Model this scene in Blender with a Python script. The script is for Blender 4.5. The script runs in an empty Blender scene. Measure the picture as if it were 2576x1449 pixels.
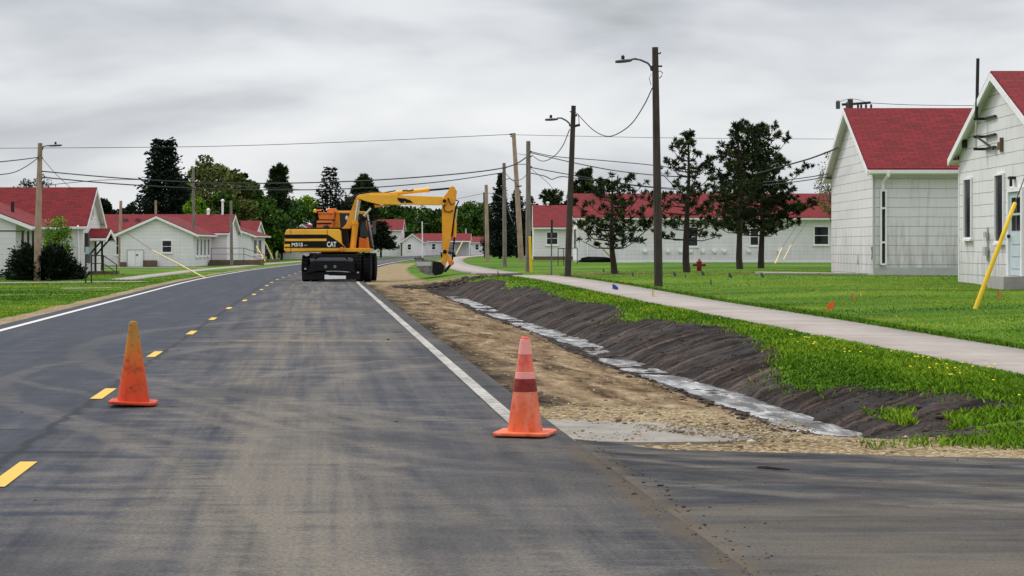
import bpy, math, random
import numpy as np
from mathutils import Vector
random.seed(7); R = np.random.default_rng(11)
SC = bpy.context.scene; COL = SC.collection

# ---------------------------------------------------------------- camera, sky, sun, exposure
F, HZ, UC, EYE = 4600.0, 622.0, 1288.0, 1.37          # focal length / horizon row / centre column (in a 2576 px wide picture), eye height
cam = bpy.data.cameras.new('camera'); camo = bpy.data.objects.new('camera', cam); COL.objects.link(camo)
camo.location = (0, 0, EYE); camo.rotation_euler = (math.pi/2, 0, 0)
cam.sensor_width = 36; cam.lens = 36*F/2576; cam.shift_y = -(724.5-HZ)/2576
cam.clip_start = .1; cam.clip_end = 5000
SC.camera = camo
SUN_EL, SUN_AZ = math.radians(52), math.radians(-58)   # azimuth from +Y, negative = to the left
sl = bpy.data.lights.new('sun', 'SUN'); sl.energy = 1.5; sl.angle = math.radians(12); sl.color = (1, .965, .91)
so = bpy.data.objects.new('sun', sl); COL.objects.link(so)
sd = Vector((math.sin(SUN_AZ)*math.cos(SUN_EL), math.cos(SUN_AZ)*math.cos(SUN_EL), math.sin(SUN_EL)))
so.rotation_euler = sd.to_track_quat('Z', 'Y').to_euler(); so.location = (0, 0, 60)
SC.view_settings.view_transform = 'Standard'; SC.view_settings.look = 'None'
SC.view_settings.exposure = 0.12; SC.view_settings.gamma = 1

class NT:
    "small node-tree builder"
    def __init__(s, tree): s.t = tree; s.n = tree.nodes; s.l = tree.links
    def node(s, kind, **kw):
        x = s.n.new(kind)
        for k, v in kw.items(): setattr(x, k, v)
        return x
    def put(s, sock, v):
        if isinstance(v, bpy.types.NodeSocket): s.l.new(v, sock)
        elif v is not None:
            if isinstance(v, (tuple, list)) and len(v) == 3 and sock.type == 'RGBA': v = (*v, 1)
            sock.default_value = v
    def coord(s, which='UV'): return s.node('ShaderNodeTexCoord').outputs[which]
    def attr(s, name): return s.node('ShaderNodeAttribute', attribute_name=name).outputs['Fac']
    def map(s, vec, scale=(1, 1, 1), rot=(0, 0, 0), loc=(0, 0, 0)):
        m = s.node('ShaderNodeMapping'); s.put(m.inputs[0], vec); m.inputs['Scale'].default_value = scale
        m.inputs['Rotation'].default_value = rot; m.inputs['Location'].default_value = loc; return m.outputs[0]
    def noise(s, vec, scale=1, detail=4, rough=.55, dist=0):
        x = s.node('ShaderNodeTexNoise'); s.put(x.inputs['Vector'], vec); x.inputs['Scale'].default_value = scale
        x.inputs['Detail'].default_value = detail; x.inputs['Roughness'].default_value = rough; x.inputs['Distortion'].default_value = dist
        return x.outputs['Fac']
    def voro(s, vec, scale=1, feature='F1', out='Distance'):
        x = s.node('ShaderNodeTexVoronoi', feature=feature); s.put(x.inputs['Vector'], vec); x.inputs['Scale'].default_value = scale
        return x.outputs[out]
    def ramp(s, fac, stops, interp='LINEAR'):
        x = s.node('ShaderNodeValToRGB'); x.color_ramp.interpolation = interp; e = x.color_ramp.elements
        while len(e) < len(stops): e.new(.5)
        for i, (p, c) in enumerate(stops):
            e[i].position = p; e[i].color = (c, c, c, 1) if isinstance(c, (int, float)) else (*c, 1)
        s.put(x.inputs[0], fac); return x.outputs[0]
    def mix(s, fac, a, b, blend='MIX'):
        x = s.node('ShaderNodeMix', data_type='RGBA', blend_type=blend); s.put(x.inputs[0], fac); s.put(x.inputs[6], a); s.put(x.inputs[7], b)
        return x.outputs[2]
    def m(s, op, a, b=None, c=None):
        x = s.node('ShaderNodeMath', operation=op); s.put(x.inputs[0], a); s.put(x.inputs[1], b)
        if c is not None: s.put(x.inputs[2], c)
        return x.outputs[0]
    def rng(s, v, a, b, c=0., d=1., smooth=False):
        x = s.node('ShaderNodeMapRange', interpolation_type='SMOOTHSTEP' if smooth else 'LINEAR'); s.put(x.inputs[0], v)
        for i, q in enumerate((a, b, c, d)): x.inputs[i+1].default_value = q
        return x.outputs[0]
    def sep(s, vec):
        x = s.node('ShaderNodeSeparateXYZ'); s.put(x.inputs[0], vec); return x.outputs
    def comb(s, a, b, c):
        x = s.node('ShaderNodeCombineXYZ'); s.put(x.inputs[0], a); s.put(x.inputs[1], b); s.put(x.inputs[2], c); return x.outputs[0]
    def bump(s, h, strength=.3, dist=.02):
        x = s.node('ShaderNodeBump'); x.inputs['Strength'].default_value = strength; x.inputs['Distance'].default_value = dist
        s.put(x.inputs['Height'], h); return x.outputs[0]

world = bpy.data.worlds.new('World'); SC.world = world; world.use_nodes = True
w = NT(world.node_tree); w.n.clear()
sky = w.node('ShaderNodeTexSky', sky_type='NISHITA'); sky.sun_disc = False; sky.sun_elevation = SUN_EL; sky.sun_rotation = SUN_AZ
gen = w.coord('Generated'); gx, gy, gz = w.sep(gen)
# an overcast layer: flat grey stratus seen edge on near the horizon
cv = w.comb(gx, gy, w.m('MULTIPLY', gz, 3.0))
c1 = w.noise(w.map(cv, loc=(.37, 1.2, .42)), 5.5, 4, .5, .3); c2 = w.noise(w.map(cv, loc=(5, 2, 8)), 11, 3, .5)
cl = w.m('ADD', w.m('MULTIPLY', c1, .85), w.m('MULTIPLY', c2, .15))
lift = w.ramp(gz, [(0, .55), (.03, .515), (.055, .525), (.08, .60), (.095, .57), (.120, .43), (.145, .41), (.22, .47), (1, .5)])
cl = w.m('ADD', w.m('SUBTRACT', w.m('MULTIPLY', w.m('SUBTRACT', cl, .5), 1.25), -.5), w.m('SUBTRACT', lift, .5))
cc = w.ramp(cl, [(.25, (.40, .415, .435)), (.42, (.565, .585, .62)), (.56, (.73, .745, .765)), (.72, (.84, .85, .86))])
cc = w.mix(1., cc, w.rng(gz, .13, .95, 1., 2.5), 'MULTIPLY')                 # an overcast sky is brighter overhead than at the horizon
b1 = w.node('ShaderNodeBackground'); w.put(b1.inputs[0], sky.outputs[0]); b1.inputs[1].default_value = .1
b2 = w.node('ShaderNodeBackground'); w.put(b2.inputs[0], cc); b2.inputs[1].default_value = 1.0
mx = w.node('ShaderNodeMixShader'); mx.inputs[0].default_value = .93; w.l.new(b1.outputs[0], mx.inputs[1]); w.l.new(b2.outputs[0], mx.inputs[2])
wo = w.node('ShaderNodeOutputWorld'); w.l.new(mx.outputs[0], wo.inputs[0])

# ---------------------------------------------------------------- materials
def material(name, fn=None, color=(.5, .5, .5), rough=.6, metal=0., spec=.3, bump=None):
    mt = bpy.data.materials.new(name); mt.use_nodes = True; n = NT(mt.node_tree); n.n.clear()
    p = n.node('ShaderNodeBsdfPrincipled'); o = n.node('ShaderNodeOutputMaterial'); n.l.new(p.outputs[0], o.inputs[0])
    n.put(p.inputs['Base Color'], color); n.put(p.inputs['Roughness'], rough); p.inputs['Metallic'].default_value = metal
    p.inputs['Specular IOR Level'].default_value = spec
    if fn:
        r = fn(n) or {}
        for k, v in r.items(): n.put(p.inputs[k], v)
    return mt
def sc(c, k): return tuple(x*k for x in c)
def worn(name, color, dark=.6, light=1.15, scale=3, rough=.55, spec=.3, metal=0., dirt=None, amount=.5, grain=40):
    "a painted or weathered surface: large blotches, fine grain, some dirt"
    def fn(n):
        v = n.coord('Object'); a = n.noise(v, scale, 6, .65); b = n.noise(v, grain, 3, .6)
        f = n.m('ADD', n.m('MULTIPLY', a, .7), n.m('MULTIPLY', b, .3))
        c = n.ramp(f, [(.3, sc(color, dark)), (.5, color), (.7, sc(color, light))])
        if dirt:
            k = n.noise(n.map(v, loc=(3, 1, 7)), scale*1.7, 5, .7)
            c = n.mix(n.rng(k, .5, .72, 0, amount), c, dirt)
        return {'Base Color': c, 'Roughness': n.rng(b, .3, .7, max(0, rough-.1), min(1, rough+.12)), 'Normal': n.bump(b, .12, .01)}
    return material(name, fn, color, rough, metal, spec)

def ground_fn(n):
    uv = n.coord('UV'); x = n.noise(uv, .9, 6, .6); y = n.noise(uv, 5, 5, .65); z = n.noise(uv, 28, 4, .7); g = n.noise(uv, .16, 4, .6)
    strk = n.noise(n.map(uv, (1.5, .42, 1)), 1.5, 7, .68, .9)
    dirt, mud, grav = n.attr('dirt'), n.attr('mud'), n.attr('gravel')
    mow = n.noise(n.map(uv, (.05, .28, 1)), 1.0, 5, .6, .3); gf = n.m('ADD', n.m('ADD', n.m('MULTIPLY', x, .16), n.m('MULTIPLY', g, .22)), n.m('ADD', n.m('MULTIPLY', z, .2), n.m('MULTIPLY', mow, .42)))
    grass = n.ramp(gf, [(.36, (.012, .038, .003)), (.44, (.034, .090, .005)), (.51, (.068, .145, .008)), (.57, (.115, .185, .016)), (.66, (.18, .21, .04))])
    df = n.m('ADD', n.m('ADD', n.m('MULTIPLY', strk, .55), n.m('MULTIPLY', y, .25)), n.m('MULTIPLY', z, .2))
    dc = n.ramp(df, [(.38, (.016, .010, .006)), (.44, (.070, .043, .021)), (.50, (.165, .110, .058)), (.56, (.255, .185, .108)), (.65, (.42, .34, .23))]); fr_ = n.m('ADD', n.sep(uv)[0], n.m('MULTIPLY', n.m('SUBTRACT', x, .5), 1.6)); dc = n.mix(n.m('MULTIPLY', n.rng(fr_, 4.15, 3.75), n.rng(y, .38, .52)), dc, (.017, .012, .008))
    mf = n.m('ADD', n.m('MULTIPLY', n.noise(n.map(uv, (1.1, 4., 1), (0, 0, -.40)), 1.6, 7, .76, .7), .52), n.m('MULTIPLY', z, .48)); mf = n.m('ADD', n.m('MULTIPLY', mf, .80), n.m('MULTIPLY', n.attr('groove'), .20))  # groove attribute darkens the troughs: crevice shade put into the mud colour
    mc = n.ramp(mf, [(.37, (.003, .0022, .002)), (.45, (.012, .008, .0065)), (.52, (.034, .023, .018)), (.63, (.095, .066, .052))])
    vo = n.voro(uv, 34, out='Color'); vd = n.voro(uv, 34)
    gc = n.ramp(n.m('ADD', n.m('MULTIPLY', n.sep(vo)[0], .55), n.m('MULTIPLY', x, .45)), [(.2, (.09, .055, .028)), (.45, (.25, .18, .095)), (.7, (.38, .30, .18)), (.9, (.48, .41, .29))])
    def msk(a, w1=.75): return n.rng(n.m('ADD', a, n.m('ADD', n.m('MULTIPLY', n.m('SUBTRACT', y, .5), w1), n.m('ADD', n.m('MULTIPLY', n.m('SUBTRACT', z, .5), w1*.8), n.m('MULTIPLY', n.m('SUBTRACT', x, .5), w1*.9)))), .42, .58, smooth=True)
    kd, km, kg = msk(dirt), msk(mud, .6), msk(grav, .9)
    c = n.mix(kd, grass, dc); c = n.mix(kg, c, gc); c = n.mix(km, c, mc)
    h = n.m('ADD', n.m('MULTIPLY', y, .6), n.m('MULTIPLY', z, .6)); h = n.m('SUBTRACT', h, n.m('MULTIPLY', vd, kg))
    ro = n.m('SUBTRACT', .92, n.m('MULTIPLY', km, n.rng(x, .4, .6, .05, .34)))
    return {'Base Color': c, 'Roughness': ro, 'Normal': n.bump(h, .55, .05)}

def tracks(n, d, yy, wob):
    "pale and dark tyre tracks where machines swing between the lane and the side road"
    def ring(d0, y0, r, w_): 
        a = n.m('SUBTRACT', d, d0); b = n.m('SUBTRACT', yy, y0); q = n.m('SQRT', n.m('ADD', n.m('MULTIPLY', a, a), n.m('MULTIPLY', b, b)))
        return n.rng(n.m('ABSOLUTE', n.m('ADD', n.m('SUBTRACT', q, r), wob)), w_*.35, w_, 1, 0, smooth=True)
    light = dark = None
    for d0, y0, r, w_ in ((9.4, 17.0, 7.6, .16), (9.4, 17.0, 8.5, .13), (10.6, 21., 10.9, .22), (9.0, 19.5, 10.4, .16), (-26., 3., 28.3, .20), (-26., 3., 29.3, .14), (16., 26., 17.4, .25)):
        k = ring(d0, y0, r, w_); light = k if light is None else n.m('MAXIMUM', light, k)
    for d0, y0, r, w_ in ((9.4, 17.0, 8.0, .10), (10.6, 21., 11.6, .12), (-24., 6., 26.9, .10), (-24., 6., 25.6, .14)):
        k = ring(d0, y0, r, w_); dark = k if dark is None else n.m('MAXIMUM', dark, k)
    return light, dark
def road_fn(n):
    uv = n.coord('UV'); d, yy, _ = n.sep(uv)
    big = n.noise(n.map(uv, (.9, .22, 1)), 1, 5, .6, .4); mid = n.noise(n.map(uv, (.8, 1.5, 1)), 1.5, 6, .68, .5)
    lat = n.noise(n.map(uv, (.30, 4.2, 1)), 1.0, 6, .66, .35)               # sweeping marks across the lane
    lon = n.noise(n.map(uv, (6.5, .10, 1), (0, 0, .05)), 1.0, 5, .6, .3)    # tracks along the lane
    fine = n.noise(uv, 42, 5, .85); pep = n.voro(uv, 70)
    lane = n.rng(d, -1.0, 1.2, -.06, .40, smooth=True); arc = n.noise(n.map(uv, (3.2, .16, 1), (0, 0, .30)), 1., 6, .66, .3); big2 = n.noise(n.map(uv, (.5, .33, 1), loc=(7, 3, 0)), 1, 3, .5)
    trk = n.m('MULTIPLY', n.rng(n.m('ABSOLUTE', n.m('ADD', n.m('SUBTRACT', d, 1.55), n.m('MULTIPLY', n.m('SUBTRACT', big, .5), 1.2))), .25, 1.0, .34, 0, smooth=True), n.rng(lon, .3, .65))
    latm = n.m('MULTIPLY', n.m('SUBTRACT', lat, .5), n.rng(big2, .48, .62, .25, 2.0))
    near = n.rng(yy, 7.5, 13, .20, 0)
    c1_ = lambda v, k: n.m('MULTIPLY', n.m('SUBTRACT', v, .5), k)
    dust = n.m('ADD', n.m('ADD', n.m('ADD', lane, near), n.m('ADD', trk, latm)), n.m('ADD', n.m('ADD', c1_(big, 1.0), c1_(arc, .9)), n.m('ADD', c1_(lon, .8), c1_(mid, .9))))
    base = n.ramp(n.m('ADD', n.m('MULTIPLY', mid, .55), n.m('MULTIPLY', arc, .45)), [(.36, (.015, .019, .030)), (.47, (.035, .041, .057)), (.55, (.058, .064, .082)), (.66, (.115, .118, .132))])
    fs = n.noise(n.map(uv, (2.4, 9, 1), (0, 0, .06)), 1., 7, .75, .2); dust = n.m('ADD', dust, n.m('MULTIPLY', n.m('SUBTRACT', fs, .5), n.rng(big2, .42, .6, .25, 1.1)))
    c = n.mix(n.rng(dust, .08, .95, 0, .95), base, (.215, .188, .155))
    tl_, td_ = tracks(n, d, yy, n.m('MULTIPLY', n.m('SUBTRACT', big, .5), .5)); c = n.mix(n.m('MULTIPLY', tl_, n.rng(fs, .38, .66, .05, .62)), c, (.25, .215, .17)); c = n.mix(n.m('MULTIPLY', td_, n.rng(fs, .62, .40, .02, .32)), c, (.022, .024, .030))
    pk = n.m('MULTIPLY', n.rng(n.m('ADD', d, n.m('MULTIPLY', n.m('SUBTRACT', yy, 9.4), .5)), -.25, -.75), n.m('MULTIPLY', n.rng(yy, 10.6, 10.3), n.rng(yy, 8.0, 8.5))); c = n.mix(n.m('MULTIPLY', pk, .75), c, (.034, .044, .070))
    c = n.mix(n.rng(big2, .5, .34, 0, .45), c, (.030, .034, .044)); c = n.mix(n.rng(d, .5, -.9, 0, .38, smooth=True), c, (.022, .028, .045))
    c = n.mix(n.rng(fine, .32, .62, .72, 0), c, (.010, .011, .014))
    c = n.mix(n.rng(pep, .0, .24, .62, 0), c, (.27, .255, .235))
    wv = n.m('MULTIPLY', n.m('SUBTRACT', mid, .5), .30)
    def seam(v, w_, amt, col, col_in=None):                                    # a joint or crack: a narrow band round v = 0
        return n.m('MULTIPLY', n.rng(n.m('ABSOLUTE', n.m('ADD', v, wv)), w_*.4, w_, 1, 0), n.rng(fine, .3, .55, amt*.4, amt))
    c = n.mix(seam(n.m('ADD', d, .19), .055, .75, 0), c, (.008, .008, .010))
    for y0, lo, hi in ((13.75, -3.7, -.2), (22.4, -.2, 3.3), (12.2, -.9, .5), (31.2, -.5, 2.2), (40., .2, 3.2)):
        k = n.m('MULTIPLY', n.rng(d, lo, lo+.3), n.rng(d, hi-.3, hi, 1, 0)); c = n.mix(n.m('MULTIPLY', seam(n.m('SUBTRACT', yy, y0), .07, .8, 0), k), c, (.008, .008, .009))
    tr = n.m('MULTIPLY', n.rng(n.m('ABSOLUTE', n.m('ADD', n.m('SUBTRACT', yy, 26.8), n.m('MULTIPLY', wv, 3))), .15, .6, 1, 0), n.rng(d, -.6, .6)); c = n.mix(n.m('MULTIPLY', tr, n.rng(mid, .4, .6, .15, .85)), c, (.20, .155, .10))
    sm = n.m('MULTIPLY', n.rng(n.m('ABSOLUTE', n.m('ADD', n.m('SUBTRACT', d, 3.58), n.m('MULTIPLY', wv, .8))), .01, .10, 1, 0), n.rng(yy, 13.5, 12.0)); c = n.mix(n.m('MULTIPLY', sm, n.rng(mid, .35, .6, .25, .9)), c, (.13, .095, .062))
    return {'Base Color': c, 'Roughness': n.rng(dust, 0, 1, .62, .92), 'Normal': n.bump(n.m('ADD', fine, n.m('MULTIPLY', pep, .5)), .35, .012)}

def side_fn(n):
    uv = n.coord('UV'); d, yy, _ = n.sep(uv)
    lat = n.noise(n.map(uv, (.5, 2.6, 1), (0, 0, .12)), 1.0, 8, .72, .35); lat2 = n.noise(n.map(uv, (.6, 3.4, 1), (0, 0, -.22), (3, 1, 0)), .8, 8, .72, .3); big = n.noise(n.map(uv, (.45, .6, 1)), 1, 5, .6, .4); mid = n.noise(uv, 3.2, 6, .7, .4); fine = n.noise(uv, 60, 4, .8); pep = n.voro(uv, 80)
    base = n.ramp(n.m('ADD', n.m('MULTIPLY', mid, .4), n.m('MULTIPLY', lat, .6)), [(.36, (.015, .017, .022)), (.48, (.035, .038, .046)), (.57, (.066, .068, .075)), (.68, (.125, .122, .12))])
    du = n.m('ADD', n.m('ADD', n.m('MULTIPLY', n.m('SUBTRACT', big, .5), 2.0), n.m('MULTIPLY', n.m('SUBTRACT', lat2, .5), 2.4)), n.m('ADD', n.rng(yy, 11.8, 8.2, .0, .5), n.rng(d, 6, 3.6, 0, .25)))
    c = n.mix(n.rng(du, .05, 1.05, 0, .85), base, (.185, .158, .122)); fs = n.noise(n.map(uv, (2.2, 7, 1)), 1., 7, .75, .2); tl_, td_ = tracks(n, d, yy, n.m('MULTIPLY', n.m('SUBTRACT', n.noise(n.map(uv, (.9, .22, 1)), 1, 5, .6, .4), .5), .5)); c = n.mix(n.m('MULTIPLY', tl_, n.rng(fs, .38, .66, .05, .62)), c, (.25, .215, .17)); c = n.mix(n.m('MULTIPLY', td_, n.rng(fs, .62, .40, .05, .6)), c, (.022, .024, .030)); c = n.mix(n.rng(fine, .28, .66, .62, 0), c, (.010, .010, .012)); c = n.mix(n.rng(pep, 0, .25, .60, 0), c, (.26, .245, .22))
    wv = n.m('MULTIPLY', n.m('SUBTRACT', mid, .5), .5); sm = n.m('MULTIPLY', n.rng(n.m('ADD', d, wv), 3.62, 3.76, 1, 0), n.rng(mid, .35, .6, .3, .9)); c = n.mix(sm, c, (.125, .092, .060))
    return {'Base Color': c, 'Roughness': .85, 'Normal': n.bump(n.m('ADD', fine, n.m('MULTIPLY', pep, .7)), .5, .014)}

def conc_fn(n):
    uv = n.coord('UV'); a = n.noise(uv, .7, 5, .6); b = n.noise(uv, 7, 6, .7); z = n.noise(uv, 60, 3, .7)
    f = n.m('ADD', n.m('MULTIPLY', a, .5), n.m('ADD', n.m('MULTIPLY', b, .3), n.m('MULTIPLY', z, .2)))
    c = n.ramp(f, [(.32, (.22, .185, .16)), (.5, (.325, .283, .253)), (.68, (.40, .36, .33))])
    joint = n.m('LESS_THAN', n.m('FRACT', n.m('DIVIDE', n.sep(uv)[1], 1.5)), .022)
    c = n.mix(n.m('MULTIPLY', joint, .8), c, (.10, .085, .07))
    return {'Base Color': c, 'Roughness': .9, 'Normal': n.bump(z, .2, .01)}

def paint_fn(col, wear):
    def fn(n):
        uv = n.coord('UV'); k = n.noise(uv, 9, 6, .75); q = n.noise(n.map(uv, (3, .6, 1)), 1.2, 4, .6)
        f = n.m('ADD', n.m('MULTIPLY', k, .6), n.m('MULTIPLY', q, .4))
        c = n.mix(n.rng(f, wear, wear+.14), sc(col, .92), (.15, .14, .13))
        return {'Base Color': n.mix(n.rng(k, .3, .7, .25, 0), c, (.3, .28, .25)), 'Roughness': .7}
    return fn

def siding_fn(row, width, col, line, stain, bumpy):
    def fn(n):
        uv = n.coord('UV'); br = n.node('ShaderNodeTexBrick'); n.put(br.inputs['Vector'], n.map(uv, loc=(.07, .02, 0)))
        br.offset = .5; br.inputs['Scale'].default_value = 1; br.inputs['Brick Width'].default_value = width; br.inputs['Row Height'].default_value = row
        br.inputs['Mortar Size'].default_value = .0055; br.inputs['Mortar Smooth'].default_value = .3
        br.inputs['Color1'].default_value = (*col, 1); br.inputs['Color2'].default_value = (*sc(col, .955), 1); br.inputs['Mortar'].default_value = (*sc(col, .90), 1)
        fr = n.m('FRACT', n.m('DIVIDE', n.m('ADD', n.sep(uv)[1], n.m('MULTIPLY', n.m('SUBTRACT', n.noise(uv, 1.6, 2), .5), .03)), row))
        course_shade = n.m('LESS_THAN', fr, line)                                      # shadow line under each course, put into the siding colour
        st = n.noise(n.map(uv, (7, .55, 1)), 1, 6, .7); bl = n.noise(uv, .8, 4, .6); fi = n.noise(uv, 45, 3, .7)
        low = n.rng(n.sep(uv)[1], .3, 2.2, .16, -.02)
        c = br.outputs['Color']
        c = n.mix(n.m('MULTIPLY', n.rng(n.m('ADD', st, low), .52, .75), stain), c, (.27, .25, .22))
        c = n.mix(n.rng(bl, .35, .7, 0, .16), c, sc(col, .72)); c = n.mix(n.rng(fi, .3, .7, .1, 0), c, sc(col, .6))
        c = n.mix(n.m('MULTIPLY', course_shade, .8 if width < 2 else .42), c, (.10, .10, .10))
        return {'Base Color': c, 'Roughness': .75, 'Normal': n.bump(fr, bumpy, .02)}
    return fn

def shingle_fn(n):
    uv = n.coord('UV'); br = n.node('ShaderNodeTexBrick'); n.put(br.inputs['Vector'], uv); br.offset = .5
    br.inputs['Scale'].default_value = 1; br.inputs['Brick Width'].default_value = .42; br.inputs['Row Height'].default_value = .165
    br.inputs['Mortar Size'].default_value = .016; br.inputs['Mortar Smooth'].default_value = .3; br.inputs['Bias'].default_value = -.1
    br.inputs['Color1'].default_value = (.21, .0085, .012, 1); br.inputs['Color2'].default_value = (.095, .0045, .0065, 1); br.inputs['Mortar'].default_value = (.020, .0015, .002, 1)
    a = n.noise(n.map(uv, (1.3, 3, 1)), 1.2, 6, .7); f = n.noise(uv, 50, 3, .7)
    c = n.mix(n.rng(a, .4, .7, 0, .4), br.outputs['Color'], (.085, .006, .009)); c = n.mix(n.rng(f, .3, .7, 0, .22), c, (.30, .035, .04))
    return {'Base Color': c, 'Roughness': .88, 'Normal': n.bump(br.outputs['Fac'], -.3, .01)}

def wood_fn(col):
    def fn(n):
        v = n.coord('Object'); g = n.noise(n.map(v, (14, 14, .7)), 1.5, 6, .7, .6); b = n.noise(v, 1.2, 4, .6)
        f = n.m('ADD', n.m('MULTIPLY', g, .6), n.m('MULTIPLY', b, .4))
        return {'Base Color': n.ramp(f, [(.34, sc(col, .35)), (.5, col), (.66, sc(col, 1.6))]), 'Roughness': .9, 'Normal': n.bump(g, .5, .02)}
    return fn

def leaf_fn(a, b, c):
    def fn(n):
        t = n.attr('tint')
        return {'Base Color': n.ramp(t, [(0, a), (.55, b), (1, c)]), 'Roughness': .75}
    return fn

def cone_fn(kind):
    def fn(n):
        v = n.coord('Object'); x, y, z = n.sep(v); a = n.noise(v, 9, 6, .7); b = n.noise(n.map(v, (14, 14, 3)), 1, 5, .6); f = n.noise(v, 70, 3, .7)
        if kind == 'old':
            c = n.ramp(n.m('ADD', z, n.m('MULTIPLY', n.m('SUBTRACT', a, .5), .28)), [(.05, (.60, .052, .014)), (.30, (.66, .080, .014)), (.46, (.55, .15, .02)), (.58, (.44, .19, .03)), (.70, (.34, .17, .03))])
            sp = n.voro(n.map(v, loc=(.03, .2, .05)), 17)
            c = n.mix(n.m('MULTIPLY', n.rng(sp, .16, .27, .75, 0), n.rng(z, .3, .62)), c, (.13, .045, .012))
            c = n.mix(n.rng(n.noise(n.map(v, loc=(2.1, 4, 1)), 7, 6, .75), .54, .66, 0, .75), c, (.10, .026, .010)); c = n.mix(n.rng(b, .55, .7, 0, .35), c, (.40, .09, .02))
        else:
            c = n.ramp(z, [(0, (.78, .15, .05)), (.20, (.72, .135, .05)), (.35, (.76, .20, .12)), (.50, (.78, .16, .12)), (.7, (.76, .11, .09))])
            c = n.mix(n.rng(a, .5, .64, 0, .6), c, (.46, .04, .015)); c = n.mix(n.rng(b, .5, .64, 0, .45), c, (.72, .30, .22)); c = n.mix(n.rng(n.noise(n.map(v, loc=(1, 6, 2)), 16, 5, .75), .58, .7, 0, .55), c, (.16, .05, .03))
        return {'Base Color': n.mix(n.rng(f, .3, .7, .15, 0), c, (.2, .05, .02)), 'Roughness': .55}
    return fn

def glass_fn(n):
    v = n.coord('Object'); k = n.noise(v, 1.1, 3)
    return {'Base Color': n.ramp(k, [(.4, (.006, .008, .012)), (.62, (.022, .026, .034))]), 'Roughness': .12}

M = {}
M['ground'] = material('ground', ground_fn, spec=.10); M['road'] = material('asphalt', road_fn, spec=.10); M['side_road'] = material('side_asphalt', side_fn, spec=.10); M['concrete'] = material('concrete', conc_fn); M['apron'] = worn('dusty_apron', (.25, .23, .20), .55, 1.25, 2.2, .9, dirt=(.17, .12, .065), amount=.95)
M['white_line'] = material('white_line', paint_fn((.66, .64, .62), .60)); M['worn_line'] = material('worn_line', paint_fn((.46, .435, .39), .445)); M['yellow_line'] = material('yellow_line', paint_fn((.70, .43, .035), .62))
M['shingle_siding'] = material('shingle_siding', siding_fn(.313, .92, (.79, .765, .775), .050, .6, .35)); M['clapboard'] = material('clapboard', siding_fn(.27, 9.7, (.82, .79, .805), .04, .2, .2))
M['roof'] = material('roof_shingle', shingle_fn)
M['trim'] = worn('white_trim', (.84, .82, .83), .85, 1.04, 2, .5); M['trim_grey'] = worn('grey_trim', (.45, .46, .45), .8, 1.1)
M['glass'] = material('glass', glass_fn, spec=.45); M['black'] = worn('black_metal', (.018, .018, .02), .6, 1.6, 6, .5); M['foundation'] = worn('foundation', (.36, .345, .32), .7, 1.15, 3, .9)
M['brown_base'] = worn('brown_base', (.13, .09, .06), .7, 1.2, 3, .9)
M['door_blue'] = worn('pale_blue_paint', (.50, .57, .60), .8, 1.08, 4, .5)
M['pole_dark'] = material('dark_pole_wood', wood_fn((.050, .040, .034))); M['pole_grey'] = material('grey_pole_wood', wood_fn((.19, .165, .14))); M['pole_tan'] = material('tan_pole_wood', wood_fn((.33, .24, .175)))
M['bark'] = material('bark', wood_fn((.040, .030, .024))); M['bark_grey'] = material('grey_bark', wood_fn((.10, .085, .07)))
M['metal'] = worn('galvanised', (.16, .165, .17), .7, 1.2, 5, .45, .4, .6); M['lamp_grey'] = worn('lamp_grey', (.07, .072, .078), .7, 1.2, 5, .4); M['wire'] = material('wire', None, (.030, .032, .036), .6)
M['guard_yellow'] = worn('guard_yellow', (.78, .50, .02), .8, 1.08, 3, .45, dirt=(.3, .2, .05), amount=.3); M['guard_cream'] = worn('guard_cream', (.62, .49, .24), .75, 1.1, 3, .5)
M['cat_amber'] = worn('machine_amber', (.82, .35, .020), .84, 1.06, 1.1, .45, .35, dirt=(.2, .09, .02), amount=.35); M['cat_yellow'] = worn('machine_yellow', (.90, .46, .034), .86, 1.06, 1.1, .42, .4, dirt=(.26, .12, .03), amount=.35); M['cat_orange'] = worn('machine_orange', (.74, .20, .03), .75, 1.1, 3, .5, dirt=(.2, .08, .03), amount=.4)
M['machine_black'] = worn('machine_black', (.007, .007, .008), .5, 1.8, 5, .5, .14, dirt=(.03, .027, .024), amount=.35); M['rubber'] = worn('rubber', (.008, .008, .009), .6, 1.6, 8, .85, .08, dirt=(.035, .03, .024), amount=.3)
M['steel'] = worn('worn_steel', (.20, .19, .18), .35, 1.5, 5, .42, .5, .5, dirt=(.05, .04, .03), amount=.7); M['chrome'] = material('chrome', None, (.75, .74, .72), .22, 1.); M['grey_plate'] = worn('grey_plate', (.085, .09, .10), .7, 1.3, 6, .5)
M['white'] = worn('white_paint', (.82, .82, .81), .9, 1.02, 3, .5); M['letter'] = material('letter_white', None, (.84, .84, .82), .5)
M['hydrant'] = worn('hydrant_red', (.20, .012, .014), .6, 1.2, 6, .5); M['cone_old'] = material('faded_cone', cone_fn('old'), spec=.25); M['cone_new'] = material('pink_cone', cone_fn('new'), spec=.25)
M['collar_pale'] = worn('pale_collar', (.76, .30, .26), .85, 1.1, 8, .5); M['collar_dark'] = worn('dark_red_collar', (.17, .010, .008), .35, 2.0, 12, .4, dirt=(.33, .03, .015), amount=.8)
for k, c in (('orange', (.78, .14, .02)), ('blue', (.03, .06, .30)), ('teal', (.02, .085, .085)), ('yellow', (.80, .62, .05))): M['flag_'+k] = worn('flag_'+k, c, .8, 1.1, 30, .6)
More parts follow.
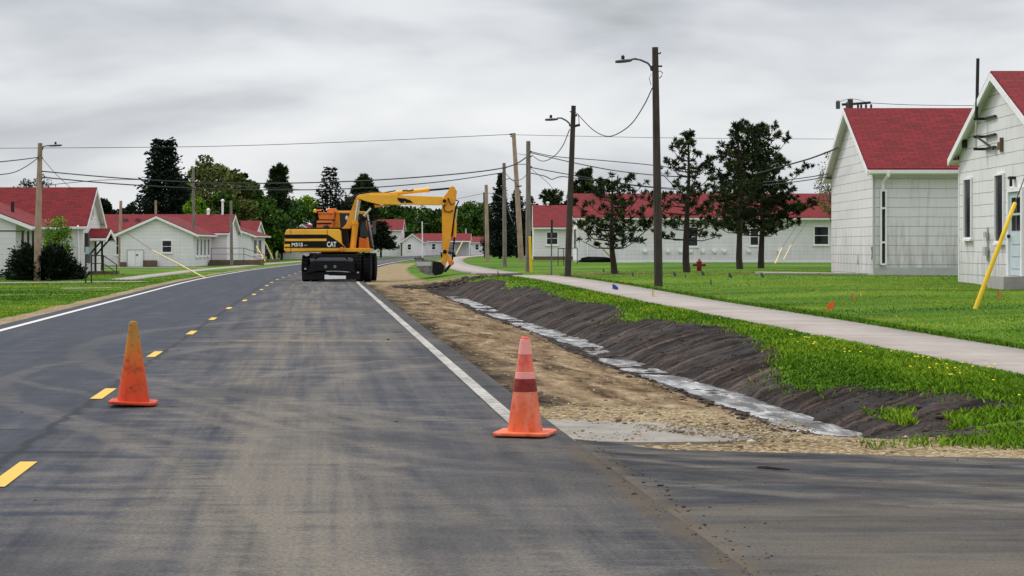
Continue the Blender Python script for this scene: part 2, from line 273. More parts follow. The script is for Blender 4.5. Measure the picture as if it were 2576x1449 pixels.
M['water'] = material('water', lambda n: {'Base Color': n.ramp(n.noise(n.map(n.coord('UV'), (3, .8, 1)), 1.5, 5, .65, .5), [(.42, (.03, .026, .024)), (.52, (.24, .23, .225)), (.64, (.62, .61, .60))]), 'Normal': n.bump(n.noise(n.map(n.coord('Object'), (3, 3, 1)), 4, 4, .6), .5, .05)}, (.36, .35, .34), .14, 0, .8)  # pale streaks put the sky's reflection into the base colour
M['sign_blue'] = worn('sign_face', (.30, .42, .46), .8, 1.1); M['silver'] = worn('silver_paint', (.5, .5, .5), .8, 1.1, 3, .35); M['car_dark'] = worn('dark_car_paint', (.02, .022, .028), .8, 1.3, 2, .25, .6)
M['soil'] = worn('soil_lump', (.055, .042, .032), .5, 1.6, 20, .95); M['stone'] = material('pebbles', leaf_fn((.12, .08, .045), (.29, .22, .13), (.46, .40, .30))); M['spot'] = worn('dandelion', (.85, .68, .02), .9, 1.05, 9, .7)
M['grass'] = material('grass_blades', leaf_fn((.030, .090, .004), (.13, .255, .008), (.32, .36, .028)), spec=.10)
M['lf_spruce'] = material('spruce_needles', leaf_fn((.004, .009, .007), (.012, .022, .014), (.030, .046, .022)), spec=.10); M['lf_pine'] = material('pine_needles', leaf_fn((.006, .012, .005), (.028, .046, .014), (.10, .115, .032)), spec=.10)
M['lf_olive'] = material('olive_leaves', leaf_fn((.02, .03, .006), (.11, .14, .03), (.30, .31, .09)), spec=.10); M['lf_green'] = material('green_leaves', leaf_fn((.006, .020, .003), (.038, .092, .010), (.12, .21, .028)), spec=.10)
M['lf_dark'] = material('dark_leaves', leaf_fn((.003, .007, .004), (.012, .020, .010), (.04, .06, .02)), spec=.10); M['lf_bright'] = material('bright_leaves', leaf_fn((.035, .09, .008), (.13, .27, .02), (.38, .40, .04)), spec=.10)

# ---------------------------------------------------------------- mesh helpers
ORG = {}
def org(o):
    v = Vector((0, 0, 0))
    while o is not None: v += o.location; o = o.parent
    return v
def link(name, me, mat, parent=None):
    if mat: me.materials.append(mat)
    o = bpy.data.objects.new(name, me); COL.objects.link(o)
    if parent: o.parent = parent
    return o
def tag(o, label=None, cat=None, group=None, kind=None):
    for k, v in (('label', label), ('category', cat), ('group', group), ('kind', kind)):
        if v: o[k] = v
    return o
def thing(name, loc, label, cat, group=None, rot=0):
    o = bpy.data.objects.new(name, None); COL.objects.link(o); o.location = loc; o.rotation_euler = (0, 0, rot); o.empty_display_size = .2
    return tag(o, label, cat, group)
def np_mesh(name, V, Fc, mat, parent=None, uv=None, attrs=None, smooth=False):
    V = np.asarray(V, dtype=np.float32); Fc = np.asarray(Fc, dtype=np.int32); k = Fc.shape[1]; me = bpy.data.meshes.new(name)
    if parent: V = V - np.array(org(parent), dtype=np.float32)
    me.vertices.add(len(V)); me.vertices.foreach_set('co', V.ravel()); me.loops.add(Fc.size); me.loops.foreach_set('vertex_index', Fc.ravel())
    me.polygons.add(len(Fc)); me.polygons.foreach_set('loop_start', np.arange(0, Fc.size, k, dtype=np.int32))
    if smooth: me.polygons.foreach_set('use_smooth', np.ones(len(Fc), dtype=bool))
    if uv is not None:
        l = me.uv_layers.new(name='UVMap'); l.data.foreach_set('uv', np.asarray(uv, dtype=np.float32)[Fc.ravel()].ravel())
    for nm, a in (attrs or {}).items():
        at_ = me.attributes.new(nm, 'FLOAT', 'POINT'); at_.data.foreach_set('value', np.asarray(a, dtype=np.float32))
    me.update(calc_edges=True); me.validate()
    return link(name, me, mat, parent)
class MB:
    "collects shapes in world coordinates; build() links them as ONE mesh object"
    def __init__(s): s.v = []; s.f = []; s.sm = False
    def add(s, vs, fs):
        b = len(s.v); s.v += [tuple(q) for q in vs]; s.f += [tuple(i+b for i in f) for f in fs]; return s
    def box(s, x0, x1, y0, y1, z0, z1):
        v = [(x, y, z) for z in (z0, z1) for y in (y0, y1) for x in (x0, x1)]
        return s.add(v, [(0, 2, 3, 1), (4, 5, 7, 6), (0, 1, 5, 4), (1, 3, 7, 5), (3, 2, 6, 7), (2, 0, 4, 6)])
    def prism(s, poly, axis, a0, a1):
        "extrude a polygon: axis 'y' -> poly in (x,z); 'x' -> (y,z); 'z' -> (x,y)"
        def P(p, a): return (p[0], a, p[1]) if axis == 'y' else ((a, p[0], p[1]) if axis == 'x' else (p[0], p[1], a))
        n = len(poly); v = [P(p, a0) for p in poly]+[P(p, a1) for p in poly]
        return s.add(v, [tuple(range(n))[::-1], tuple(range(n, 2*n))]+[(i, (i+1) % n, n+(i+1) % n, n+i) for i in range(n)])
    def tube(s, pts, rad, n=10, cap=True):
        pts = [Vector(p) for p in pts]; rad = rad if isinstance(rad, (list, tuple)) else [rad]*len(pts); rings = []; ref = None
        for i, p in enumerate(pts):
            t = (pts[min(i+1, len(pts)-1)]-pts[max(i-1, 0)])
            t = t.normalized() if t.length > 1e-9 else Vector((0, 0, 1))
            if ref is None: ref = Vector((0, 0, 1)) if abs(t.z) < .9 else Vector((1, 0, 0))
            a = t.cross(ref).normalized(); b = t.cross(a); ref = b.cross(t) if False else ref
            if abs(t.dot(ref)) > .98: ref = Vector((0, 1, 0)); a = t.cross(ref).normalized(); b = t.cross(a)
            rings.append([p+(a*math.cos(2*math.pi*k/n)+b*math.sin(2*math.pi*k/n))*rad[i] for k in range(n)])
        v = [q for r in rings for q in r]; f = []
        for i in range(len(pts)-1):
            for k in range(n): f.append((i*n+k, i*n+(k+1) % n, (i+1)*n+(k+1) % n, (i+1)*n+k))
        if cap: f += [tuple(range(n)), tuple(range((len(pts)-1)*n, len(pts)*n))[::-1]]
        return s.add(v, f)
    def lathe(s, c, prof, n=24, axis='z'):
        "profile [(r, h)] round an axis through c"
        v = []; 
        for r, h in prof:
            for k in range(n):
                a = 2*math.pi*k/n; p, q = r*math.cos(a), r*math.sin(a)
                v.append((c[0]+p, c[1]+q, c[2]+h) if axis == 'z' else ((c[0]+h, c[1]+p, c[2]+q) if axis == 'x' else (c[0]+p, c[1]+h, c[2]+q)))
        m = len(prof); f = [(i*n+k, i*n+(k+1) % n, (i+1)*n+(k+1) % n, (i+1)*n+k) for i in range(m-1) for k in range(n)]
        f += [tuple(range(n))[::-1], tuple(range((m-1)*n, m*n))]
        return s.add(v, f)
    def blob(s, c, r, seed=0, n=8, m=6, rough=.2):
        rr = random.Random(seed); pr = []
        v = [(c[0], c[1], c[2]-r[2])]
        for i in range(1, m):
            t = math.pi*i/m
            for k in range(n):
                a = 2*math.pi*k/n; q = 1+rr.uniform(-rough, rough)
                v.append((c[0]+r[0]*q*math.sin(t)*math.cos(a), c[1]+r[1]*q*math.sin(t)*math.sin(a), c[2]-r[2]*q*math.cos(t)))
        v.append((c[0], c[1], c[2]+r[2])); f = [(0, 1+(k+1) % n, 1+k) for k in range(n)]
        for i in range(m-2):
            for k in range(n): a, b = 1+i*n+k, 1+i*n+(k+1) % n; f.append((a, b, b+n, a+n))
        L = len(v)-1; o = 1+(m-2)*n; f += [(o+k, o+(k+1) % n, L) for k in range(n)]
        return s.add(v, f)
    def build(s, name, mat, parent=None, smooth=False, bevel=0, label=None):
        o0 = org(parent) if parent else Vector((0, 0, 0)); me = bpy.data.meshes.new(name)
        me.from_pydata([(x-o0.x, y-o0.y, z-o0.z) for x, y, z in s.v], [], s.f); me.validate(); me.update()
        import bmesh
        bm = bmesh.new(); bm.from_mesh(me); bmesh.ops.recalc_face_normals(bm, faces=bm.faces)
        if bevel:
            es = [e for e in bm.edges if len(e.link_faces) == 2 and e.calc_face_angle(0) > .5]
            try: bmesh.ops.bevel(bm, geom=es, offset=bevel, segments=2, affect='EDGES', profile=.6, clamp_overlap=True)
            except Exception: pass
        uvl = bm.loops.layers.uv.new('UVMap'); Z = Vector((0, 0, 1))
        for f in bm.faces:
            nn = f.normal; t = Z.cross(nn)
            t = t.normalized() if t.length > .05 else Vector((1, 0, 0))
            b = nn.cross(t)
            for l in f.loops: p = l.vert.co; l[uvl].uv = (p.dot(t), p.dot(b))
            if smooth: f.smooth = True
        bm.to_mesh(me); bm.free()
        o = link(name, me, mat, parent)
        if smooth and bevel == 0:
            try: me.set_sharp_from_angle(angle=math.radians(40))
            except Exception: pass
        if label: o['label'] = label
        return o
def copy_tree(o, parent=None):
    c = o.copy(); COL.objects.link(c)
    if parent: c.parent = parent
    for ch in [q for q in o.children]: copy_tree(ch, c)
    return c
def P(u, v, y): return Vector(((u-UC)*y/F, y, EYE+(HZ-v)*y/F))     # the point at depth y that the photograph shows at (u, v)
def sstep(a, b, x): t = np.clip((np.asarray(x, dtype=float)-a)/(b-a), 0, 1); return t*t*(3-2*t)
def vnoise(x, y, seed=0):
    x = np.asarray(x, dtype=float); y = np.asarray(y, dtype=float); xi = np.floor(x).astype(np.int64); yi = np.floor(y).astype(np.int64); fx = x-xi; fy = y-yi; fx = fx*fx*(3-2*fx); fy = fy*fy*(3-2*fy)
    def h(a, b):
        n = (a*374761393+b*668265263+seed*144269) & 0x7fffffff; n = ((n ^ (n >> 13))*1274126177) & 0x7fffffff; n = n ^ (n >> 16); return (n & 0xffff)/65535.
    return (h(xi, yi)*(1-fx)+h(xi+1, yi)*fx)*(1-fy)+(h(xi, yi+1)*(1-fx)+h(xi+1, yi+1)*fx)*fy
def fbm(x, y, seed=0, oc=4): return sum(vnoise(x*2**i, y*2**i, seed+i*17)*.5**(i+1) for i in range(oc))/(1-.5**oc)

# ---------------------------------------------------------------- terrain
_yy = np.arange(-80, 2200, 1.0)
_ctr = np.interp(_yy, [-80, 0, 78, 112, 150, 190, 230, 300, 400, 600, 2200], [6.74, -1.82, -10.1, -12.5, -13.8, -14.4, -14.2, -11.5, -2, 26, 420])
_k = np.ones(25)/25; _sm = np.convolve(np.pad(_ctr, 12, mode='edge'), _k, mode='valid'); _ctr = np.where((_yy > 40) & (_yy < 2100), _sm, _ctr)
def ctr(y): return np.interp(y, _yy, _ctr)
def z_walk(y): return np.interp(y, [0, 12, 18, 24, 30, 40, 50, 57, 70, 130, 400, 2200], [0, .0, .085, .11, .15, .20, .29, .33, .34, .30, .1, 0])
def z_lawn(y): return np.interp(y, [0, 12, 30, 45, 60, 72, 120, 180, 400, 2200], [.02, .03, .26, .35, .45, .42, .37, .3, .1, 0])
def ditch_on(y): return sstep(12.9, 15.9, y)*(1-sstep(60, 67, y))
PD = [3.7, 4.6, 5.4, 5.72, 5.95, 6.10, 6.46, 6.56]; PZ = [-.035, -.06, -.115, -.18, -.255, -.285, -.275, -.225]
def groove(d, y):
    "marks of the bucket teeth running down the bank"
    a = vnoise((y-.45*d)*5.5+.6*vnoise(d*2, y*2, 23), d*.45, 21); b = vnoise((y-.4*d)*11, d*.9, 22)
    return np.abs(a-.5)*2-.5, b-.5
def zf(d, y, detail=True):
    d = np.asarray(d, dtype=float); y = np.asarray(y, dtype=float); zw = z_walk(y); zl = z_lawn(y); on = ditch_on(y)
    wig = (fbm(y*.16, d*0, 5)-.5)*.4
    dd = d-wig*sstep(4, 6, d)*(1-sstep(8, 8.8, d))
    flat = -.035+(zw+.035)*sstep(4.5, 8.7, d)
    bank = np.interp(dd, PD+[7.75], PZ+[0])
    up = sstep(6.95, 7.85, dd); dit = np.where(dd < 6.56, bank, -.225+(zw-.03+.225)*np.clip((dd-6.56)/1.0, 0, 1)**.85); dit = np.where(dd > 7.56, zw-.03*(1-sstep(7.56, 8.8, dd)), dit)
    r = flat*(1-on)+dit*on
    r = np.where(d > 8.8, zw+(zl-zw)*sstep(10.4, 15, d), r)
    r = np.where((d > 8.83) & (d < 10.47), zw-.03, r)
    left = -.035-.03*sstep(3.7, 6, -d)-.06*sstep(6, 16, -d)
    z = np.where(d > 3.7, r, np.where(d < -3.7, left, -.04))
    if detail:
        n1 = fbm(d*1.3, y*1.3, 3)-.5; n2 = fbm(d*6, y*6, 9)-.5
        sh = sstep(3.8, 4.4, d)*(1-sstep(8.2, 8.7, d))*(1-sstep(66, 70, y))*sstep(11.8, 12.8, y)
        sh = sh*(1-.45*sstep(5.2, 5.8, d)*(1-sstep(6.1, 6.3, d))); z = z+sh*(n1*.045+n2*.032)
        bk = sstep(6.42, 6.7, dd)*(1-sstep(7.9, 8.4, dd))*on
        gr, gr2 = groove(d, y)       # tooth marks down the bank
        z = z+bk*(gr*.020+gr2*.028+(fbm(d*6, y*6, 88)-.5)*.075)
        ls = sstep(5.8, 6.0, dd)*(1-sstep(6.5, 6.6, dd))*on; z = z+ls*(n2*.06+(fbm(d*1.6, y*.7, 77)-.5)*.11)
        lw = np.where((d > 10.6) | (d < -4.4), 1., 0.); z = z+lw*(fbm(d*.5, y*.5, 31)-.5)*.07
    return z
def gz_(x, y): return 0. if abs(x-float(ctr(y))) < 3.72 else float(zf(x-ctr(y), y, False))
def at(u, v):
    "ground point seen at (u, v)"
    z = 0.
    for _ in range(12):
        y = F*(EYE-z)/(v-HZ); x = (u-UC)*y/F; z = .5*z+.5*gz_(x, y)
    return Vector((x, y, gz_(x, y)))

ys = np.concatenate([np.arange(-40, 8, 2.), np.arange(8, 12, .25), np.arange(12, 30, .045), np.arange(30, 68, .09), np.arange(68, 130, .8), np.geomspace(130, 2100, 60)])
ds = np.concatenate([-np.geomspace(900, 20, 26), np.arange(-19, -4.6, .6), np.arange(-4.6, -3.3, .15), np.arange(-3.2, 3.4, .8), np.arange(3.5, 8.9, .055), np.arange(8.9, 10.7, .2), np.arange(10.7, 30, .5), np.geomspace(30.5, 900, 30)])
DD, YY = np.meshgrid(ds, ys); ZZ = zf(DD, YY); XX = DD+ctr(YY)
# cover masks
on = ditch_on(YY); wig = (fbm(YY*.16, DD*0, 5)-.5)*.4; dd = DD-wig
lob = (fbm(YY*.15+3, DD*0, 41, 2)-.5)*1.7+(fbm(YY*.6, DD*.6, 43, 3)-.5)*.5                        # grass hangs down the bank in lobes
edge = 7.42+.35*(1-sstep(15, 19, YY))+lob*(.55+.45*sstep(13, 20, YY))
mud = sstep(5.35, 5.85, dd)*(1-sstep(edge-.12, edge+.12, DD))*sstep(.03, .22, on)
patch = sstep(.50, .62, fbm(YY*.55+9, DD*.9, 51))*sstep(6.75, 7.0, dd)*(1-sstep(17, 21, YY))*.9
mud = np.clip(mud-patch, 0, 1)
dirt = sstep(3.6, 3.7, DD)*(1-sstep(6.45, 6.7, DD))*(1-sstep(66.5, 69, YY))*sstep(11, 11.5, YY)
drv = sstep(3.6, 3.8, DD)*(1-sstep(20, 24, DD))*sstep(66, 67, YY)*(1-sstep(69.6, 71, YY)); dirt = np.maximum(dirt, drv*.85)
tan_ = sstep(3.6, 3.7, DD)*(1-sstep(5.6, 6.4, DD))*sstep(68, 70, YY)*(1-sstep(140, 180, YY))
lsh = sstep(-4.6, -4.3, DD)*(1-sstep(-3.3, -3.2, DD))
front = sstep(3.6, 3.7, DD)*sstep(7, 11, YY)*(1-sstep(12.75, 12.95, YY+.22*(DD-3.5)*.25))
gr_corner = sstep(3.6, 3.7, DD)*(1-sstep(5.6, 7.0, DD))*(1-sstep(15.2, 17.5, YY))*sstep(9, 11, YY)
gravel = np.clip(np.maximum.reduce([tan_*.9, lsh*.85, front, gr_corner]), 0, 1); dirt = np.maximum(dirt, np.maximum(lsh, tan_)*.5)
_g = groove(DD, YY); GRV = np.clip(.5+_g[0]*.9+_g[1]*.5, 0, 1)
ny, nd = DD.shape; idx = np.arange(ny*nd).reshape(ny, nd)
FQ = np.stack([idx[:-1, :-1], idx[:-1, 1:], idx[1:, 1:], idx[1:, :-1]], -1).reshape(-1, 4)
fm = lambda A: (A[:-1, :-1]+A[1:, 1:]+A[:-1, 1:]+A[1:, :-1]).ravel()/4
cls = np.where(fm(mud) > .5, 2, np.where(np.maximum(fm(dirt), fm(gravel)) > .5, 1, 0))
Vall = np.stack([XX, YY, ZZ], -1).reshape(-1, 3); UV = np.stack([DD, YY], -1).reshape(-1, 2)
for k, nm in ((0, 'lawn'), (1, 'dirt_shoulder'), (2, 'ditch')):
    Fk = FQ[cls == k]; us, inv = np.unique(Fk.ravel(), return_inverse=True)
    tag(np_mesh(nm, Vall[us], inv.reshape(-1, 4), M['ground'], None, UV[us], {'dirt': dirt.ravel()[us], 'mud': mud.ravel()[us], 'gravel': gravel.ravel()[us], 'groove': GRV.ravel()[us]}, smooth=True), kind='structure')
def strip(name, d0, d1, y0, y1, z, mat, step=1.0, nd_=2, zfun=None, thick=0, kind='structure', xf=None):
    "a sheet following the road between offsets d0..d1"
    n = max(2, int((y1-y0)/step)+1); yv = np.linspace(y0, y1, n); dv = np.linspace(d0, d1, nd_); D, Y = np.meshgrid(dv, yv); Z = (zfun(Y) if zfun else 0*Y)+z
    V = np.stack([D+ctr(Y), Y, Z], -1).reshape(-1, 3); uv = np.stack([D, Y], -1).reshape(-1, 2); i = np.arange(n*nd_).reshape(n, nd_)
    f = np.stack([i[:-1, :-1], i[:-1, 1:], i[1:, 1:], i[1:, :-1]], -1).reshape(-1, 4)
    if thick:
        V2 = V.copy(); V2[:, 2] -= thick; m = len(V); V = np.vstack([V, V2]); uv = np.vstack([uv, uv]); a, b = i[:, 0], i[:, -1]
        f = np.vstack([f, np.stack([a[1:], a[1:]+m, a[:-1]+m, a[:-1]], -1), np.stack([b[:-1], b[:-1]+m, b[1:]+m, b[1:]], -1), [[i[0, 0], i[0, 0]+m, i[0, -1]+m, i[0, -1]]]])
    o = np_mesh(name, V, f, mat, None, uv)
    return tag(o, kind=kind)
strip('road', -3.78, 3.64, -40, 640, 0, M['road'], 1., 9, None, .05)
strip('sidewalk', 8.86, 10.45, -10, 66, .022, M['concrete'], 1., 3, z_walk, .08); strip('sidewalk', 7.9, 9.7, 70.5, 300, .03, M['concrete'], 2., 3, lambda y: z_walk(y)+0*y, .06)
strip('sidewalk', -7.6, -6.4, 80, 260, -.045, M['concrete'], 2., 3, None, .05)
def slab(name, pts, z, mat, thick=.04, kind='structure'):
    n = len(pts); V = [(x, y, z) for x, y in pts]+[(x, y, z-thick) for x, y in pts]; me = bpy.data.meshes.new(name)
    me.from_pydata(V, [], [tuple(range(n))]+[(i, i+n, (i+1) % n+n, (i+1) % n) for i in range(n)]); uvl = me.uv_layers.new(name='UVMap')
    for l in me.loops: c = me.vertices[l.vertex_index].co; uvl.data[l.index].uv = (c.x-float(ctr(c.y)), c.y)
    me.update(); o = link(name, me, mat); return tag(o, kind=kind)
# the side road joining at the lower right: a subdivided sheet so its far edge is slightly ragged
dv = np.concatenate([np.linspace(3.6, 14, 160), np.linspace(15, 80, 20)]); V = []
for d_ in dv:
    x = d_-3.12; e = (12.62-.235*(x-.4) if x < 6 else 11.30-.10*(x-6))+float(fbm(x*3., 0., 61)-.5)*.10+.6*float(1-sstep(3.6, 4.3, d_))
    for t in np.concatenate([[0], np.linspace(.5, 1, 12)]): y = -30+(e+30)*t; V.append((float(ctr(y))+d_, y, .007-(.016 if t == 1 else 0)-(.02 if d_ < 3.61 else 0), d_, y))
Vn = np.array(V); i = np.arange(len(dv)*13).reshape(len(dv), 13); f = np.stack([i[:-1, :-1], i[1:, :-1], i[1:, 1:], i[:-1, 1:]], -1).reshape(-1, 4)
tag(np_mesh('side_road', Vn[:, :3], f, M['side_road'], None, Vn[:, 3:]), kind='structure')
# broken concrete apron showing through the gravel by the cone
ap = [(.33, 13.05), (.9, 12.95), (1.55, 13.0), (1.85, 13.3), (1.5, 13.75), (1.2, 14.35), (.7, 14.6), (.1, 14.7), (.05, 13.8)]
slab('concrete_apron', ap, -.010, M['apron'], .06)
# left walks across the grass
def walk(a, b, wd, z=-.05):
    a = Vector(a); b = Vector(b); t = (b-a).normalized(); q = Vector((-t.y, t.x))*wd/2
    slab('path', [(a-q).to_tuple(), (b-q).to_tuple(), (b+q).to_tuple(), (a+q).to_tuple()], z, M['concrete'], .06)
walk((-24.5, 72.2), (-15.3, 76.2), 1.1, -.052); walk((-15.6, 63.4), (-11.2, 65.6), .7, -.048); walk((-16.4, 86), (-14.1, 93.5), 1.0, -.060); walk((-31, 132), (-17.6, 127), 1.4, -.066)
# markings
strip('edge_line', 3.30, 3.42, 14.1, 78, .005, M['worn_line'], 1.); strip('edge_line', 3.30, 3.42, 78, 330, .005, M['white_line'], 2.); strip('edge_line', -3.46, -3.33, -10, 330, .005, M['white_line'], 1.5)
LINES = [11.05, 17.1, 23.4, 29.3, 35.0, 41.1, 47.0, 53.0, 59.1, 65.2, 71.3, 77.4, 83.5, 89.6, 95.7, 101.8, 107.9, 114]
for y in LINES:
    o_ = float(np.interp(y, [11, 17, 23, 29, 35, 41, 47, 60], [-.02, -.18, -.27, -.2, -.19, -.18, -.06, 0]))
    strip('lane_line', o_-.055, o_+.055, y-.62, y+.6, .005, M['yellow_line'], .4)
# the thin water in the bottom of the ditch
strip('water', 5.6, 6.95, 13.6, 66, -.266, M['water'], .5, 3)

# ---------------------------------------------------------------- houses
def gable(root, x0, x1, y0, y1, zb, ze, zr, axis, mat='clapboard', ov=.3, rake=.3, foundation=None, wall=True, gutter=True):
    "a gabled block: ridge along axis; parts wall, roof, trim"
    w_ = MB(); zf0 = zb
    if axis == 'x': c = (y0+y1)/2; prof = [(y0, zb), (y1, zb), (y1, ze), (c, zr), (y0, ze)]; w_.prism(prof, 'x', x0, x1); half = (y1-y0)/2
    else: c = (x0+x1)/2; prof = [(x0, zb), (x1, zb), (x1, ze), (c, zr), (x0, ze)]; w_.prism(prof, 'y', y0, y1); half = (x1-x0)/2
    if wall: w_.build('wall', M[mat], root)
    sl_ = (zr-ze)/half; a0, a1 = ((x0, x1) if axis == 'x' else (y0, y1)); a0 -= rake; a1 += rake; r = MB(); t = MB(); th = .05
    lo = ze-sl_*ov
    for s in (-1, 1):
        e = c+s*(half+ov)
        poly = [(c, zr+.02), (e, lo+.02), (e, lo+.02+th), (c, zr+.02+th)] if s > 0 else [(e, lo+.02), (c, zr+.02), (c, zr+.02+th), (e, lo+.02+th)]
        r.prism(poly, axis, a0, a1)
        for q0, q1 in ((a0-.02, a0+.04), (a1-.04, a1+.02)):                   # rake boards
            bd = [(c, zr-.17), (e, lo-.17), (e+s*.015, lo+.015), (c, zr+.015)]; t.prism(bd if s > 0 else bd[::-1], axis, q0, q1)
        g = e+s*.001                                                          # eave board and gutter
        bd = [(g, lo-.14), (g+s*.11, lo-.10), (g+s*.12, lo+.015), (g, lo+.015)]; t.prism(bd if s > 0 else bd[::-1], axis, a0+.05, a1-.05)
        so_ = [(c+s*half, ze-.19), (e, lo-.13), (e, lo-.10), (c+s*half, ze-.16)]; t.prism(so_ if s > 0 else so_[::-1], axis, a0+.05, a1-.05)
        if half > 1: fr = [(c+s*(half+.004), ze-.36), (c+s*(half+.035), ze-.36), (c+s*(half+.035), ze-.02), (c+s*(half+.004), ze-.02)]; t.prism(fr if s > 0 else fr[::-1], axis, a0+rake+.02, a1-rake-.02)
    for s in (-1, 1):
        e = c+s*(half+ov); sp = [(c, zr-.012), (c, zr+.012), (e, lo+.012), (e, lo-.012)]
        for q0, q1 in ((a0+.045, a0+rake-.004), (a1-rake+.004, a1-.045)):
            if rake > .12: t.prism(sp if s < 0 else sp[::-1], axis, q0, q1)
    r.build('roof', M['roof'], root); t.build('trim', M['trim'], root)
    if foundation:
        f = MB(); f.box(x0-.03, x1+.03, y0-.03, y1+.03, zb-.6, zb+foundation); f.build('foundation', M['foundation'], root)
def panel(mb, face, w0, a0, a1, z0, z1, d0, d1):
    "a box standing d0..d1 proud of the wall plane w0 on the face '-y', '+y', '-x', '+x'"
    if face == '-y': mb.box(a0, a1, w0-d1, w0-d0, z0, z1)
    elif face == '+y': mb.box(a0, a1, w0+d0, w0+d1, z0, z1)
    elif face == '-x': mb.box(w0-d1, w0-d0, a0, a1, z0, z1)
    else: mb.box(w0+d0, w0+d1, a0, a1, z0, z1)
    return mb
def window(root, face, w0, a0, a1, z0, z1, fw=.07, rail=True, mull=False, sill=True):
    fr = MB()
    for (p, q, r_, s) in ((a0-fw, a0, z0-fw, z1+fw), (a1, a1+fw, z0-fw, z1+fw), (a0, a1, z1, z1+fw), (a0, a1, z0-fw, z0)): panel(fr, face, w0, p, q, r_, s, .002, .06)
    if rail: panel(fr, face, w0, a0, a1, (z0+z1)/2-.02, (z0+z1)/2+.02, .016, .04)
    if mull: panel(fr, face, w0, (a0+a1)/2-.018, (a0+a1)/2+.018, z0, z1, .018, .038)
    o = fr.build('window', M['trim'], root)
    panel(MB(), face, w0, a0+.002, a1-.002, z0+.002, z1-.002, .004, .014).build('pane', M['glass'], o)
    if sill: panel(MB(), face, w0, a0-fw-.04, a1+fw+.04, z0-fw-.05, z0-fw-.003, .003, .10).build('sill', M['trim'], o)
    return o
def downpipe(root, pts, r=.045, mat='trim'):
    MB().tube(pts, r, 8).build('downpipe', M[mat], root, smooth=True)
def railing(name, label, pts, z0s, h=.9, rails=2, cat='railing', r=.022, mat='black'):
    p0 = Vector((*pts[0], z0s[0])); o = thing(name, p0, label, cat)
    tops = [Vector((*p, z+h)) for p, z in zip(pts, z0s)]; mids = [Vector((*p, z+h*.5)) for p, z in zip(pts, z0s)]
    MB().tube(tops, r, 8).build('rail', M[mat], o)
    if rails > 1: MB().tube(mids, r*.8, 8).build('rail', M[mat], o)
    for p, z in zip(pts, z0s): MB().tube([(*p, z-.05), (*p, z+h)], r, 8).build('post', M[mat], o)
    return o

# -- right: the nearest building (gable end towards the road)
zb = .30; X1 = 12.5; YB, YF = 51.1, 42.6
h = thing('barracks', (X1, YF, zb), 'nearest white shingled gable building at the right edge, with a pale blue door', 'building')
gable(h, X1, X1+26, YF, YB, zb-.4, 3.96, 5.82, 'x', 'shingle_siding', .30, .24)
for u0, u1, v0, v1 in ((2429, 2446, 452, 597), (2507, 2527, 441, 606)):
    ya, yb_ = X1*F/(u1-UC), X1*F/(u0-UC); ym = (ya+yb_)/2
    window(h, '-x', X1, ya, yb_, EYE+(HZ-v1)*ym/F, EYE+(HZ-v0)*ym/F, .05, False)
yd0, yd1 = 44.65, 45.78; dz0 = EYE-72*45.2/F; dz1 = EYE+140*45.2/F
fr = MB()
for q0, q1, r0, r1 in ((yd0-.10, yd0, dz0, dz1+.1), (yd1, yd1+.10, dz0, dz1+.1), (yd0, yd1, dz1, dz1+.1)): panel(fr, '-x', X1, q0, q1, r0, r1, .002, .09)
fr.build('door_frame', M['trim'], h)
dr = panel(MB(), '-x', X1, yd0+.005, yd1-.005, dz0+.005, dz1-.005, .003, .035).build('door', M['door_blue'], h, label='pale blue door with dark glass above')
pn = MB()
for k in range(2):
    for j in range(2): panel(pn, '-x', X1, yd0+.16+k*.42, yd0+.52+k*.42, dz0+1.12+j*.44, dz0+1.50+j*.44, .037, .045)
pn.build('pane', M['glass'], dr)
kp = MB()
for j in range(3): panel(kp, '-x', X1, yd0+.14, yd1-.14, dz0+.18+j*.30, dz0+.42+j*.30, .037, .05)
kp.build('door_panel', M['door_blue'], dr); MB().lathe((X1-.10, yd1-.12, dz0+.98), [(.0, -.04), (.05, -.03), (.05, .03), (.0, .04)], 10, 'x').build('handle', M['black'], dr)
panel(MB(), '-x', X1, yd0-.2, yd1+.2, .18, dz0-.01, .003, .55).build('step', M['foundation'], h)
panel(MB(), '-x', X1, 45.35, 45.55, 3.06, 3.13, .003, .15).prism([(45.35, 2.88), (45.41, 2.88), (45.41, 3.06), (45.35, 3.06)], 'x', X1-.15, X1-.09).build('bracket', M['black'], h)
vt = MB(); panel(vt, '-x', X1, 46.55, 46.85, 3.86, 4.06, .003, .07); panel(vt, '-x', X1, 46.5, 46.54, 3.80, 4.16, .003, .09); vt.build('vent', M['brown_base'], h)
vt = MB(); panel(vt, '-x', X1, 50.2, 50.32, 4.10, 4.32, .003, .12); vt.build('vent', M['black'], h)
panel(MB(), '-x', X1, YB-.02, YB+.045, zb-.2, 3.6, -.05, .02).build('corner_board', M['trim'], h)
bx_ = MB(); panel(bx_, '-x', X1, 47.93, 48.0, 1.0, 1.9, .003, .05); panel(bx_, '-x', X1, 47.85, 48.1, 1.15, 1.38, .051, .12); panel(bx_, '-x', X1, 47.85, 48.1, 1.62, 1.78, .051, .11); bx_.build('meter_box', M['trim_grey'], h)
